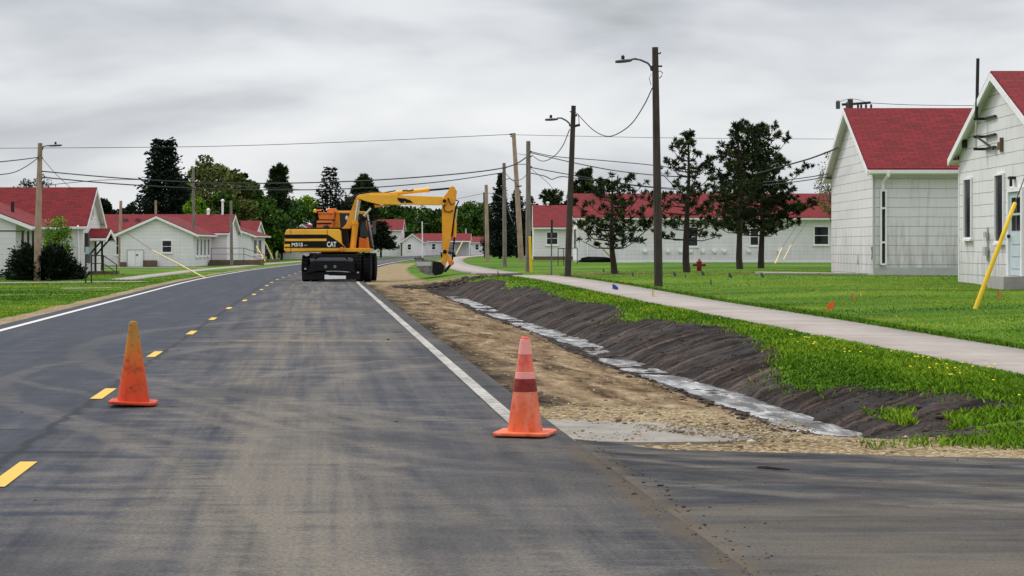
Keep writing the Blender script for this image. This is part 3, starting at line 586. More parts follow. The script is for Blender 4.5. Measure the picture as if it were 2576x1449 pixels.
# service mast on the gable
ym = 48.2; a_ = [P(2460, 147, ym), P(2458, 250, ym), P(2455.5, 300, ym), P(2455, 376, ym)]
ms = thing('service_mast', (a_[-1].x, a_[-1].y, a_[-1].z), 'tall thin metal service mast with brackets in front of the nearest white gable', 'mast')
MB().tube(a_[:3], .045, 8).build('pole', M['black'], ms); MB().tube(a_[2:], .022, 8).build('pole', M['trim_grey'], ms)
xw = X1-.02
for v in (299, 344, 375):
    p = P(2455, v, ym); MB().box(p.x-.06, xw, p.y-.03, p.y+.03, p.z-.035, p.z+.035).box(xw-.07, xw-.0, p.y-1.1, p.y+.03, p.z-.025, p.z+.025).build('bracket', M['black'], ms)
MB().tube([P(2457, 344, ym), (xw-.08, ym-1.1, P(0, 380, ym).z)], .03, 8).build('bracket', M['black'], ms)

# -- right: second building, eave side to the viewer
zb = .48; X2 = 11.86; Y2 = 60.0
h = thing('barracks', (X2, Y2, zb), 'second white shingled building from the right, blank side wall under a steep red roof', 'building')
gable(h, X2, X2+24, Y2, Y2+7.9, zb-.5, 4.05, 6.17, 'x', 'shingle_siding', .32, .26)
xg = X2+.36; dp = [(xg+.05, Y2-.42, 3.84), (xg+.04, Y2-.42, 3.70), (xg-.06, Y2-.12, 3.50), (xg-.06, Y2-.09, 3.28), (xg-.03, Y2-.09, .86)]
MB().tube(dp[:4], .062, 8).build('downpipe', M['trim'], h, smooth=True)
dpm = MB(); dpm.box(xg-.155, xg-.105, Y2-.13, Y2-.03, .80, 3.28).box(xg+.005, xg+.055, Y2-.13, Y2-.03, .80, 3.28)
for z in (.78, 1.5, 2.62, 3.2): dpm.box(xg-.105, xg+.005, Y2-.13, Y2-.03, z, z+.06)
dpm.build('downpipe', M['trim'], h); MB().box(xg-.10, xg, Y2-.06, Y2-.004, .86, 3.2).build('dark_gap_strip', M['black'], h)  # solid black strip set behind the paired pipes to make their gap dark
panel(MB(), '-x', X2, Y2-.03, Y2+.05, zb-.2, 3.8, -.05, .02).build('corner_board', M['trim_grey'], h)
panel(MB(), '-y', Y2, X2+.02, X2+8, zb-.3, zb+.22, .003, .012).build('foundation', M['trim_grey'], h)
MB().prism([(Y2+2.6, .78), (Y2+2.72, .78), (Y2+2.66, 1.12)], 'x', X2-.012, X2-.004).build('broken_shingle', M['black'], h)
hole = MB().prism([(Y2+.05, 1.05), (Y2+.30, .95), (Y2+.22, 1.20), (Y2+.34, 1.36), (Y2+.08, 1.42)], 'x', X2-.013, X2-.005); hole.build('broken_shingle', M['black'], h)
slab('path', [(X2-3.2, Y2+2.6), (X2-.1, Y2+.6), (X2-.1, Y2+2.2), (X2-3.2, Y2+5.2)], .50, M['concrete'], .1)
slab('path', [(X2+.5, Y2-1.0), (X2+1.35, Y2-1.2), (X2+1.3, Y2-.75), (X2+.6, Y2-.7)], .49, M['concrete'], .1)

# -- right: the long barracks behind the pines
Y3 = 121.; s3 = F/Y3; zb = .33; xa, xb = P(1452, 0, Y3).x, P(2150, 0, Y3).x
h = thing('barracks', (xa, Y3, zb), 'long low white barracks with a red roof behind the four pines', 'building')
gable(h, xa, xb+3, Y3, Y3+8.2, zb, 3.42, 4.98, 'x', 'clapboard', .35, .3, .18)
for u0, u1, v0, v1 in ((1729, 1754, 573, 618), (1888, 1907, 575, 616), (2049, 2083, 571, 614)):
    window(h, '-y', Y3, P(u0, 0, Y3).x, P(u1, 0, Y3).x, P(0, v1, Y3).z, P(0, v0, Y3).z, .09, True)
for u in (1623, 1651, 1681, 1712, 1738, 1768, 1797, 1822, 1884, 1912, 1960): p = P(u, 632, Y3); MB().lathe((p.x, p.y-.12, p.z), [(.0, -.08), (.11, -.07), (.13, .0), (.13, .115)], 10, 'y').build('vent_cap', M['white'], h)
px_ = P(1478, 0, Y3).x; downpipe(h, [(px_, Y3-.38, 3.2), (px_, Y3-.12, 2.95), (px_, Y3-.09, .6)], .06)
panel(MB(), '-y', Y3, xa, xb, zb-.1, zb+.18, .035, .055).build('foundation_ledge', M['white'], h)
cp = P(1519, 0, Y3).x; ch = MB().box(cp-.24, cp+.24, Y3+3.3, Y3+3.8, 4.5, 5.85).box(cp-.40, cp+.40, Y3+3.15, Y3+3.95, 5.85, 6.02).build('chimney', M['machine_black'], h)
for u, dy in ((1446, 1.6), (1446, 4.4)): panel(MB(), '-x', xa, Y3+dy, Y3+dy+.9, 1.3, 2.6, .003, .05).build('shutter', M['glass'], h)
bm_ = MB().blob((P(1500, 0, Y3).x, Y3-.6, .5), (1.2, .35, .25), 4, 10, 6, .3).build('mound_of_weeds', M['lf_dark']); tag(bm_, 'low dark weeds against the corner of the long barracks', 'weeds')
# -- right: its low neighbour with one window
Y4 = 150.; h = thing('cottage', (P(1342, 0, Y4).x, Y4, .2), 'small white building with one window left of the long barracks', 'building')
gable(h, P(1342, 0, Y4).x, P(1500, 0, Y4).x, Y4, Y4+8, .30, 3.12, 4.85, 'x', 'clapboard', .35, .05)
MB().box(P(1342, 0, Y4).x-.03, P(1500, 0, Y4).x, Y4-.04, Y4-.003, -.1, .62).build('foundation', M['brown_base'], h)
window(h, '-y', Y4, P(1376, 0, Y4).x, P(1402, 0, Y4).x, P(0, 614, Y4).z, P(0, 585, Y4).z, .12)
p = P(1378, 512, Y4+4); MB().lathe((p.x, p.y, 4.8), [(.08, 0), (.08, .25), (.16, .27), (.16, .36), (.0, .42)], 10).build('vent', M['white'], h)

# -- left: house A
zb = -.08; h = thing('house', (-22.8, 97, zb), 'nearest white house on the left, steep red roof and white gable behind the dark bush', 'house')
YA = 97.; gable(h, -46, -22.75, YA, YA+4.1, zb, 2.72, 4.55, 'x', 'clapboard', .3, .28, .12)
gable(h, -33.4, -24.7, 91, 97-.02, zb, 2.74, 4.42, 'y', 'clapboard', .9, .3, .12)
window(h, '+x', -22.75, 98.9, 99.2, 3.0, 3.75, .06, False, sill=False)
for u0, u1 in ((55, 66), (74, 80), (84, 90), (105, 112)): window(h, '-y', YA, P(u0, 0, YA).x, P(u1, 0, YA).x, .9, 2.2, .05, True, sill=False)
px_ = P(200, 0, YA).x; downpipe(h, [(px_, YA-.32, 2.5), (px_-.05, YA-.1, 2.3), (px_, YA-.08, .1)], .05)
p = P(232, 490, 99.5); MB().tube([(p.x, 99.9, 3.6), (p.x, 99.9, 4.55)], .09, 8).build('flue', M['lamp_grey'], h)
p = P(45, 525, 95); MB().tube([(p.x, 94, p.z-.4), (p.x, 94, p.z+.35)], .09, 8).build('flue', M['black'], h)
# entry hood on its gable end, with steps and a handrail
hd = thing('entry_hood', (-22.7, 99, 0), 'small red roofed entry hood on the gable end of the nearest left house', 'porch')
gable(hd, -22.70, -21.75, 97.8, 99.6, 1.84, 1.92, 2.32, 'x', 'clapboard', .2, .1, None, False)
for y in (97.9, 99.5): MB().tube([(-22.68, y, .9), (-21.85, y, 1.86)], .05, 6).build('brace', M['black'], hd); MB().tube([(-22.3, y, .1), (-22.3, y, 1.86)], .06, 6).build('post', M['black'], hd)
MB().box(-22.68, -21.35, 97.9, 99.5, -.4, .08).box(-21.33, -21.0, 97.9, 99.5, -.4, -.06).build('steps', M['brown_base'], hd)
railing('handrail', 'black handrail on the steps beside the nearest left house', [(-22.5, 97.82), (-21.85, 97.82), (-21.15, 97.82)], [.08, .08, -.42], .85, 2, 'railing', .026)
pf = thing('pipe_frame', (-27.2, 90, 0), 'dark pipe frame in front of the wall at the far left', 'frame')
MB().tube([P(-30, 581, 90), P(63, 581, 90)], .035, 8).build('rail', M['black'], pf)
for u in (57, 71, 83): a = P(u, 581, 90); MB().tube([(a.x, 90, -.1), (a.x, 90, a.z)], .06, 8).build('post', M['black'], pf)

# -- left: house B with the wide front gable
YB_ = 139.; zb = -.12; h = thing('house', (-27, YB_, zb), 'white house with a broad low front gable, one window and double doors', 'house')
gable(h, P(303, 0, YB_).x, P(486, 0, YB_).x, YB_, 147.5, zb, 2.50, 3.72, 'y', 'clapboard', .42, .3, .05)
gable(h, P(252, 0, 148).x-1, P(573, 0, 148).x, 147.52, 153.5, zb, 2.62, 4.02, 'x', 'clapboard', .3, .25, .05)
window(h, '-y', YB_, P(409, 0, YB_).x, P(431, 0, YB_).x, P(0, 634, YB_).z, P(0, 606, YB_).z, .08)
ddm = MB(); d0, d1 = P(320, 0, YB_).x, P(361, 0, YB_).x; dm = (d0+d1)/2; zt = P(0, 628, YB_).z
panel(ddm, '-y', YB_, d0+.04, dm-.012, zb+.02, zt-.04, .003, .04); panel(ddm, '-y', YB_, dm+.012, d1-.04, zb+.02, zt-.04, .003, .04); dd_ = ddm.build('door', M['white'], h)
fr = MB(); panel(fr, '-y', YB_, d0-.03, d0+.03, zb, zt, .004, .06); panel(fr, '-y', YB_, d1-.03, d1+.03, zb, zt, .004, .06); panel(fr, '-y', YB_, d0+.031, d1-.031, zt-.035, zt+.02, .004, .06); fr.build('door_frame', M['trim_grey'], h)
panel(MB(), '-y', YB_, dm+.06, dm+.22, .75, .83, .042, .09).build('handle', M['black'], dd_)
for u0, u1, z1 in ((305, 318, .25), (363, 396, .38)): panel(MB(), '-y', YB_, P(u0, 0, YB_).x, P(u1, 0, YB_).x, zb-.2, z1, .065, .5).build('window_well', M['brown_base'], h)
xs = P(486, 0, YB_).x
for k in range(4): window(h, '+x', xs, 140.2+k*1.7, 141.1+k*1.7, .75, 2.0, .12, False)
for u0, u1 in ((254, 260), (293, 301)): window(h, '-y', 147.52, P(u0, 0, 147.5).x, P(u1, 0, 147.5).x, .8, 2.2, .08)
for u, v, hh in ((560, 507, 1.2), (524, 530, .45)): p = P(u, v, 150.5); MB().tube([(p.x, 150.5, 3.6), (p.x, 150.5, p.z)], .09 if hh > 1 else .12, 8).lathe((p.x, 150.5, p.z), [(.15, 0), (.15, .12), (.02, .2)], 8).build('flue', M['white'], h)
p = P(448, 560, 143); MB().tube([(p.x, 143, 2.6), (p.x, 143, p.z)], .07, 8).build('flue', M['black'], h)
for u in (316, 347): p = P(u, 552, 149.5); MB().box(p.x-.15, p.x+.15, 149.2, 149.7, 3.1, 3.72).build('vent', M['lamp_grey'], h)
MB().box(xs+.15, xs+4.2, 145.6, 147.45, -.3, .35).build('porch_slab', M['brown_base'], h)
railing('handrail', 'dark handrail on the side porch of the broad gabled house', [(xs+.3, 145.5), (xs+2.9, 145.5), (xs+4.5, 145.5)], [.35, .35, -.15], .95)
# -- left: house C
YC = 180.; h = thing('house', (-27, YC, -.1), 'white house partly hidden on the right of the broad gabled house', 'house')
gable(h, -33, P(632, 0, YC).x, YC, 190, -.14, 2.66, 3.95, 'y', 'clapboard', .5, .3); gable(h, -40, P(640, 0, 190).x, 190.02, 197, -.14, 2.7, 4.1, 'x', 'clapboard', .3, .2)
xs = P(632, 0, YC).x
for k in range(2): window(h, '+x', xs, 181.5+k*3.4, 183.6+k*3.4, .7, 2.1, .12, False, True)
MB().box(xs+.02, xs+1.6, 181, 189.5, -.4, .12).build('porch_slab', M['brown_base'], h)
# -- far houses along the bend
def far(label, u0, u1, y, depth, vb, ve, vr, axis='x', wins=(), gw=None, name='house'):
    a, b = P(u0, 0, y).x, P(u1, 0, y).x; zb = P(0, vb, y).z-.3; h = thing(name, (a, y, zb), label, 'house'); gable(h, a, b, y, y+depth, zb, P(0, ve, y).z, P(0, vr, y+depth*.5).z, axis, 'clapboard', .35, .3)
    for u, v in wins: window(h, '-y', y, P(u-4, 0, y).x, P(u+4, 0, y).x, P(0, v+6, y).z, P(0, v-7, y).z, .12)
    return h
far('tall white two storey house with a red roof beyond the excavator', 930, 1009, 300, 9, 643, 577, 553, 'x', ((990, 618), (962, 618)))
far('low white wing between the tall house and the long far house', 1012, 1062, 296, 12, 642, 606, 589, 'y', ((1030, 622),))
hh = far('long white single storey house with a red roof behind the excavator arm', 1050, 1180, 312, 8, 640, 605, 588, 'x', ((1067, 621), (1091, 621), (1125, 621)))
MB().box(P(1120, 0, 311).x, P(1185, 0, 311).x, 309, 311.9, 2.25, 2.4).build('porch_roof', M['trim'], hh)
h = far('white house at the far end of the road bend, left of the grey poles', 1184, 1236, 335, 9, 640, 609, 596, 'x', ((1200, 622), (1218, 622)))
h = far('white gabled house half hidden behind the excavator body', 704, 816, 232, 10, 646, 600, 565, 'y', ((730, 622),))
h = far('pale house behind the dark spruce at the far right of the road', 1318, 1352, 205, 8, 645, 590, 560, 'x')

# ---------------------------------------------------------------- poles, lamps, wires
def pole(name, base, top, r0, r1, mat, label, cat='utility pole', group=None):
    o = thing(name, base, label, cat, group); m_ = M[mat]
    b = Vector(base); t = Vector(top); MB().tube([b-Vector((0, 0, .5)), b.lerp(t, .33), b.lerp(t, .66), t], [r0*1.02, r0*.9+r1*.1, r0*.45+r1*.55, r1], 12).build('pole', m_, o, smooth=True)
    return o
def lamp(o, y, arm, head, r=.028, cell=True):
    "curved arm and flat lamp head, given as photo points at depth y"
    pts = [P(u, v, y) for u, v in arm]; MB().tube(pts, r, 8).build('arm', M['lamp_grey'], o, smooth=True)
    a, b = P(*head[0], y), P(*head[1], y); t = (b-a); hw = .13; m_ = MB()
    for k in range(1): pass
    prof = [(0, .8, -.03, .025), (.18, 1., -.04, .03), (.55, 1., -.042, .035), (.9, .7, -.03, .035), (1, .45, -.015, .025)]; vs = []; fs = []
    for q, wd, lo, hi in prof:
        c = a+t*q
        for yy, zz in ((-hw*wd, 0), (-hw*wd*.8, hi), (hw*wd*.8, hi), (hw*wd, 0), (hw*wd*.7, lo), (-hw*wd*.7, lo)): vs.append((c.x, c.y+yy, c.z+zz))
    n = len(prof)
    for i in range(n-1):
        for k in range(6): fs.append((i*6+k, i*6+(k+1) % 6, (i+1)*6+(k+1) % 6, (i+1)*6+k))
    fs += [tuple(range(6)), tuple(range((n-1)*6, n*6))]; hd_ = m_.add(vs, fs).build('lamp_head', M['lamp_grey'], o)
    if cell: c = a+t*.45; MB().lathe((c.x, c.y, c.z+.05), [(.045, 0), (.05, .08), (.03, .11)], 10).build('photocell', M['black'], o)
def bolt(o, y, pts, r, mat='black', name='bracket'): MB().tube([P(u, v, y) for u, v in pts], r, 8).build(name, M[mat], o)
LP = 'lamp poles along the right walk'
p1 = at(1657, 720); y1 = p1.y; o = pole('lamp_pole', p1, P(1648, 119, y1), .118, .085, 'pole_dark', 'tall dark wooden lamp pole nearest on the right, left of the pines', 'lamp pole', LP)
lamp(o, y1, [(1639, 178), (1637, 168), (1630, 159), (1612, 151), (1597, 148), (1587, 150)], [(1548, 155), (1590, 152)])
bolt(o, y1, [(1652, 166.5), (1666, 166.5)], .025); bolt(o, y1, [(1656, 135), (1661, 134), (1662, 131)], .02); bolt(o, y1, [(1655, 181), (1661, 178), (1667, 184), (1664, 192), (1658, 197)], .012, 'wire', 'cable'); bolt(o, y1, [(1639, 186), (1633, 196), (1638, 214)], .008, 'wire', 'cable')
MB().box(P(1638, 0, y1).x, P(1644, 0, y1).x, y1-.06, y1+.06, P(0, 178, y1).z, P(0, 166, y1).z).build('clamp', M['black'], o)
p2 = at(1427, 698); y2 = p2.y; o = pole('lamp_pole', p2, P(1443, 266, y2), .112, .08, 'pole_dark', 'leaning wooden lamp pole left of the long barracks', 'lamp pole', LP)
lamp(o, y2, [(1434, 318), (1432, 310), (1424, 303), (1412, 297), (1402, 297)], [(1371, 301), (1404, 300)])
bolt(o, y2, [(1442, 319), (1450, 316), (1459, 314)], .045); bolt(o, y2, [(1433, 281), (1440, 281)], .02); bolt(o, y2, [(1446, 282), (1450, 285), (1455, 287), (1457, 311)], .012, 'wire', 'cable'); bolt(o, y2, [(1448, 292), (1452, 288)], .03, 'black', 'insulator')
p3 = at(1329, 685); y3 = p3.y; o = pole('utility_pole', p3, P(1329, 355, y3), .118, .09, 'pole_grey', 'weathered grey pole with a yellow guard at its foot', 'utility pole'); Y3P = y3
for v in (383, 395, 421): bolt(o, y3, [(1326, v), (1338, v-2)], .03, 'black', 'insulator')
y4 = 142.; o = pole('utility_pole', (P(1312, 0, y4).x, y4, .3), P(1292, 335, y4), .21, .15, 'pole_tan', 'tallest pale leaning pole behind the weathered grey pole', 'utility pole')
bolt(o, y4, [(1282, 338), (1294, 338)], .07); bolt(o, y4, [(1284, 343), (1294, 343)], .05)
p5 = at(1270, 670); y5 = p5.y; o = pole('utility_pole', p5, P(1268, 410, y5), .115, .09, 'pole_grey', 'dark grey pole in front of the black spruce', 'utility pole')
lamp(o, y5, [(1270, 452), (1282, 449), (1294, 456), (1303, 467)], [(1298, 469), (1313, 468)], .02, False); bolt(o, y5, [(1262, 436), (1272, 434)], .03, 'black', 'insulator')
y6 = 134.; o = pole('utility_pole', (P(1226, 0, y6).x, y6, .3), P(1223, 465, y6), .15, .12, 'pole_tan', 'short pale pole left of the black spruce', 'utility pole')
y7 = 190.; o = pole('utility_pole', (P(1221, 0, y7).x, y7, .2), P(1218, 484, y7), .14, .11, 'pole_dark', 'thin dark pole just left of the short pale pole', 'utility pole')
pl = at(93, 706); yl = pl.y; o = pole('lamp_pole', pl, P(101, 360, yl), .155, .10, 'pole_tan', 'tan wooden lamp pole in front of the dark bush on the left', 'lamp pole')
lamp(o, yl, [(105, 372), (110, 368), (122, 366)], [(155, 365), (121, 367)], .025); bolt(o, yl, [(104, 382), (107, 376), (109, 369)], .02, 'lamp_grey', 'brace')
for v in (397, 431, 446): bolt(o, yl, [(95, v), (108, v)], .028, 'black', 'insulator')
yq = 142.; o = pole('utility_pole', (P(488, 0, yq).x, yq, -.1), P(486, 421, yq), .135, .10, 'pole_grey', 'grey pole beside the broad gabled house', 'utility pole')
yq = 138.; o = pole('utility_pole', (P(583, 0, yq).x, yq, -.1), P(581, 505, yq), .12, .10, 'pole_grey', 'short grey pole by the side porch handrail', 'utility pole')
yq = 143.; o = pole('utility_pole', (P(304.5, 0, yq).x-.1, yq, -.1), P(304, 505, yq), .14, .11, 'pole_tan', 'pale pole rising at the left edge of the broad gable', 'utility pole')
yq = 162.; o = pole('utility_pole', (P(392, 0, yq).x, yq, -.1), P(392, 504, yq), .12, .10, 'pole_tan', 'pale pole rising behind the broad gable peak', 'utility pole')
yq = 212.; o = pole('street_light', (P(602, 0, yq).x, yq, -.1), P(602, 507, yq), .10, .08, 'lamp_grey', 'grey street light behind the partly hidden left house', 'street light'); lamp(o, yq, [(602, 512), (597, 512)], [(590, 512), (606, 511)], .04, False)
yq = 180.; o = pole('utility_pole', (P(627, 0, yq).x, 200., -.1), P(627, 543, 200.), .10, .09, 'guard_cream', 'thin cream post behind the partly hidden left house', 'post')
yq = 250.; o = pole('street_light', (P(1063, 0, yq).x, yq, 0), P(1062, 557, yq), .09, .07, 'white', 'white street light post left of the excavator arm', 'street light'); lamp(o, yq, [(1062, 561), (1068, 562), (1072, 562)], [(1068, 563), (1079, 563)], .03, False)
yq = 330.; o = pole('street_light', (P(1173, 0, yq).x, yq, 0), P(1172, 575, yq), .08, .08, 'white', 'small white light post right of the excavator arm', 'street light'); lamp(o, yq, [(1172, 578), (1174, 577)], [(1170, 578), (1177, 577)], .03, False)
# crossarm pole showing above the second building
yq = 92.; b = P(2137, 0, yq); o = pole('utility_pole', (b.x, yq, .4), P(2139, 250, yq), .16, .14, 'pole_dark', 'dark crossarm pole showing above the peak of the second building', 'utility pole')
MB().tube([P(2118, 263, yq), P(2139, 262, yq), P(2190, 258, yq)], .07, 6).build('crossarm', M['black'], o)
for u, v in ((2108, 264), (2133, 267)): p = P(u, v, yq); MB().lathe((p.x, p.y, p.z-.2), [(.09, 0), (.11, .04), (.11, .36), (.07, .42)], 10).build('transformer', M['lamp_grey'], o)
for u in (2158, 2166, 2178, 2191): p = P(u, 266, yq); MB().lathe((p.x, p.y-.05, p.z-.12), [(.05, 0), (.06, .12), (.03, .2)], 8).build('insulator', M['black'], o)
bolt(o, yq, [(2108, 258), (2122, 252), (2140, 248), (2160, 251), (2172, 255), (2190, 260)], .012, 'wire', 'cable')
WR = 'overhead wires'
def wire(label, pts, r=.02, group=WR, smooth=True):
    "pts = (u, v, depth): a sagging cable through these"
    q = [P(u, v, y) for u, v, y in pts]; out = []
    for i in range(len(q)-1):
        p0, a, b, p3_ = q[max(i-1, 0)], q[i], q[i+1], q[min(i+2, len(q)-1)]
        for k in range(8):
            t = k/8; out.append(.5*((2*a)+(b-p0)*t+(2*p0-5*a+4*b-p3_)*t*t+(3*a-p0-3*b+p3_)*t**3))
    out.append(q[-1]); o = MB().tube(out, r, 5).build('wire', M['wire'], None, smooth=True); return tag(o, label, 'wire', group)
wire('longest highest wire from the left edge to the tallest pale pole', [(-30, 373, 142), (300, 371, 142), (560, 367.5, 142), (900, 356, 142), (1285, 338, 142)], .022)
wire('faint high wire from the tallest pale pole across to the right', [(1292, 339, 142), (1700, 347, 145), (2130, 350, 150)], .018)
wire('upper thick wire from the tan lamp pole to the weathered grey pole', [(107, 431, yl), (345, 451, 78), (600, 461, 80), (860, 457, 79), (1100, 442, 78), (1268, 422, 77), (1327, 394, Y3P)], .026)
wire('lower thick wire from the tan lamp pole to the dark grey pole', [(107, 446, yl), (330, 465, 80), (600, 477, 84), (870, 475, 90), (1100, 458, 95), (1268, 434, y5)], .026)
wire('thin wire running left low over the red roof to the trees', [(120, 465, yl), (350, 452, 110), (640, 470, 160), (780, 478, 200)], .016)
wire('upper wire from the tan lamp pole out past the left edge', [(95, 396, yl), (40, 403, 72), (-40, 411, 68)], .022); wire('sagging wire from the tan lamp pole out past the left edge', [(95, 398, yl), (65, 419, 73), (30, 435, 70), (-30, 442, 67)], .02)
wire('guy wire slanting down from the tan lamp pole to the right', [(105, 396, yl), (140, 437, 82), (178, 473, 88)], .012)
wire('deep looping wire between the two right lamp poles', [(1641, 221, y1), (1620, 265, 51), (1588, 312, 53), (1550, 338, 55.5), (1522, 342, 57.5), (1490, 325, 59.5), (1455, 289, y2)], .016)
wire('looping wire from the leaning lamp pole to the weathered grey pole', [(1433, 325, y2), (1415, 368, 64), (1390, 396, 68), (1362, 405, 71), (1338, 390, Y3P)], .016)
wire('upper wire from the weathered grey pole towards the pines', [(1334, 381, Y3P), (1400, 394, 74), (1520, 404, 73), (1645, 416, 72), (1760, 432, 71)], .017); wire('middle wire from the weathered grey pole towards the pines', [(1334, 384, Y3P), (1437, 408, 73), (1540, 428, 72), (1652, 441, 70), (1760, 447, 70)], .02)
wire('low wire from the weathered grey pole over the long barracks', [(1334, 421, Y3P), (1437, 440, 78), (1600, 466, 86), (1760, 478, 92)], .02); wire('kinked low wire from the weathered grey pole over the long barracks', [(1334, 435, Y3P), (1370, 443, 76), (1388, 451, 77), (1408, 445, 77), (1440, 447, 78), (1620, 470, 84), (1760, 482, 90)], .02)
wire('thin guy wire slanting down right of the weathered grey pole', [(1335, 424, Y3P), (1380, 462, 80), (1412, 502, 86)], .010)
wire('slack cable hanging off the dark grey pole', [(1272, 436, y5), (1288, 452, 100), (1310, 452, 104), (1327, 437, 78)], .016); wire('curved drop cable below the dark grey pole', [(1276, 520, y5), (1290, 560, 98), (1302, 583, 100)], .016)
wire('short wire between the weathered grey pole and the tallest pole', [(1300, 386, 130), (1315, 389, 95), (1328, 390, Y3P)], .014); wire('wire joining the dark grey pole and the weathered grey pole', [(1268, 425, y5), (1290, 415, 88), (1326, 413, Y3P)], .018)
wire('thin wire from the dark grey pole leftwards to the short pale pole', [(1268, 500, y5), (1225, 486, y6), (1150, 500, 180), (1040, 520, 220)], .018)
wire('thick service wire from the second building down behind the pines', [(2108, 372, 64), (2040, 398, 68), (1970, 418, 72), (1905, 436, 76)], .03); wire('upper low service wire left of the second building', [(2086, 437, 64), (2010, 449, 68), (1920, 458, 73)], .018); wire('lower low service wire left of the second building', [(2086, 444, 64), (2010, 456, 68), (1920, 466, 73)], .018)
wire('pair of wires running right from the crossarm pole', [(2190, 259, 92), (2300, 264, 96), (2480, 266, 100)], .016); wire('guy wire slanting down from the crossarm pole', [(2136, 262, 92), (2108, 330, 92), (2086, 396, 92)], .012)

# guy wire guards
def guard(label, a, b, y, y_top, mat, r=.05, tail=None):
    o = thing('guy_guard', P(*a, y), label, 'guy guard'); p, q = P(*a, y), P(*b, y_top); p = p-(q-p).normalized()*.15
    MB().tube([p, p.lerp(q, .5), q, q+(q-p).normalized()*.02], [r, r*.98, r*.92, r*.6], 12).build('guard', M[mat], o, smooth=True)
    if tail: MB().tube([q, P(*tail[:2], tail[2])], .010, 5).build('cable', M['wire'], o)
g0 = at(2453, 778); guard('yellow plastic guy guard leaning in front of the nearest building', (2453, 778), (2553, 512), g0.y, g0.y+.3, 'guard_yellow', .042, (2700, 120, g0.y+2))
g0 = at(513, 698); guard('cream guy guard leaning left in front of the broad gabled house', (513, 698), (384, 630), g0.y, g0.y+3, 'guard_cream', .036, (318, 586, g0.y+4.5))
guard('short yellow guy guard beside the partly hidden left house', (666, 655), (645, 620), 150, 152, 'guard_yellow', .05, (610, 565, 156))
guard('upright yellow guard strapped at the foot of the weathered grey pole', (1336, 683), (1333, 596), Y3P-.3, Y3P-.25, 'guard_yellow', .06)
guard('yellow guy guard left of the first pine', (1536, 646), (1488, 595), 108, 106, 'guard_cream', .05, (1440, 540, 104)); guard('left of two yellow guy guards by the right barracks window', (1951, 661), (1967, 624), 108, 110, 'guard_cream', .045, (2010, 560, 112)); guard('right of two yellow guy guards by the right barracks window', (1972, 652), (1990, 616), 112, 114, 'guard_cream', .04, (2030, 560, 116))
guard('cream guy guard beside the dark vehicle behind the excavator arm', (1147, 640), (1163, 609), 260, 262, 'guard_cream', .09)

# signs seen edge on
b = at(1387, 692); o = thing('road_sign', b, 'thin dark sign post seen edge on in front of the single window', 'sign'); y = b.y
MB().tube([b-Vector((0, 0, .2)), P(1387.5, 553, y)], .026, 8).build('post', M['metal'], o); p = P(1388, 580, y); MB().box(p.x-.035, p.x+.035, y-.3, y+.3, P(0, 585, y).z, P(0, 553, y).z).build('sign_plate', M['black'], o)
b = at(218, 712); y = b.y; o = thing('road_sign', b, 'dark two legged sign seen edge on beside the nearest left house', 'sign')
for u, dy in ((215.5, 0), (225, .35)): q = P(u, 0, y); MB().tube([(q.x, y+dy, b.z-.2), (q.x, y+dy, P(0, 640, y).z)], .030, 8).build('post', M['black'], o)
p = P(217, 0, y); MB().box(p.x-.07, p.x+.07, y-.02, y+.3, P(0, 636, y).z, P(0, 586, y).z).build('sign_plate', M['black'], o); q = P(220.5, 0, y); MB().box(q.x-.08, q.x+.08, y-.05, y-.022, P(0, 637, y).z, P(0, 621, y).z).build('sign_plate', M['sign_blue'], o); MB().box(q.x-.075, q.x+.075, y-.018, y+.3, P(0, 662, y).z, P(0, 639, y).z).build('sign_plate', M['lamp_grey'], o)
railing('handrail', 'small dark handrail at the left end of the long barracks', [(P(1404, 0, 100).x, 100), (P(1418, 0, 100).x, 100), (P(1452, 0, 104).x, 104)], [.35, .35, .38], .95, 1)

# fire hydrant
b = at(1759, 683); o = thing('fire_hydrant', b, 'dark red fire hydrant on the lawn between the pines', 'fire hydrant')
MB().lathe(b, [(.13, -.1), (.13, .03), (.10, .04), (.095, .34), (.115, .35), (.115, .38), (.09, .40), (.06, .45), (.0, .47)], 16).build('body', M['hydrant'], o, smooth=True)
MB().lathe((b.x, b.y, b.z+.46), [(.025, 0), (.025, .05), (.0, .052)], 6).build('cap_nut', M['hydrant'], o)
for s in (-1, 1): MB().lathe((b.x+s*.16, b.y, b.z+.26), [(.05, -.08), (.05, .05), (.06, .055), (.06, .08), (.02, .10)] if s > 0 else [(.02, -.10), (.06, -.08), (.06, -.055), (.05, -.05), (.05, .08)], 10, 'x').build('nozzle', M['hydrant'], o)
MB().lathe((b.x, b.y-.12, b.z+.22), [(.07, -.06), (.07, .04)], 10, 'y').build('nozzle', M['hydrant'], o)

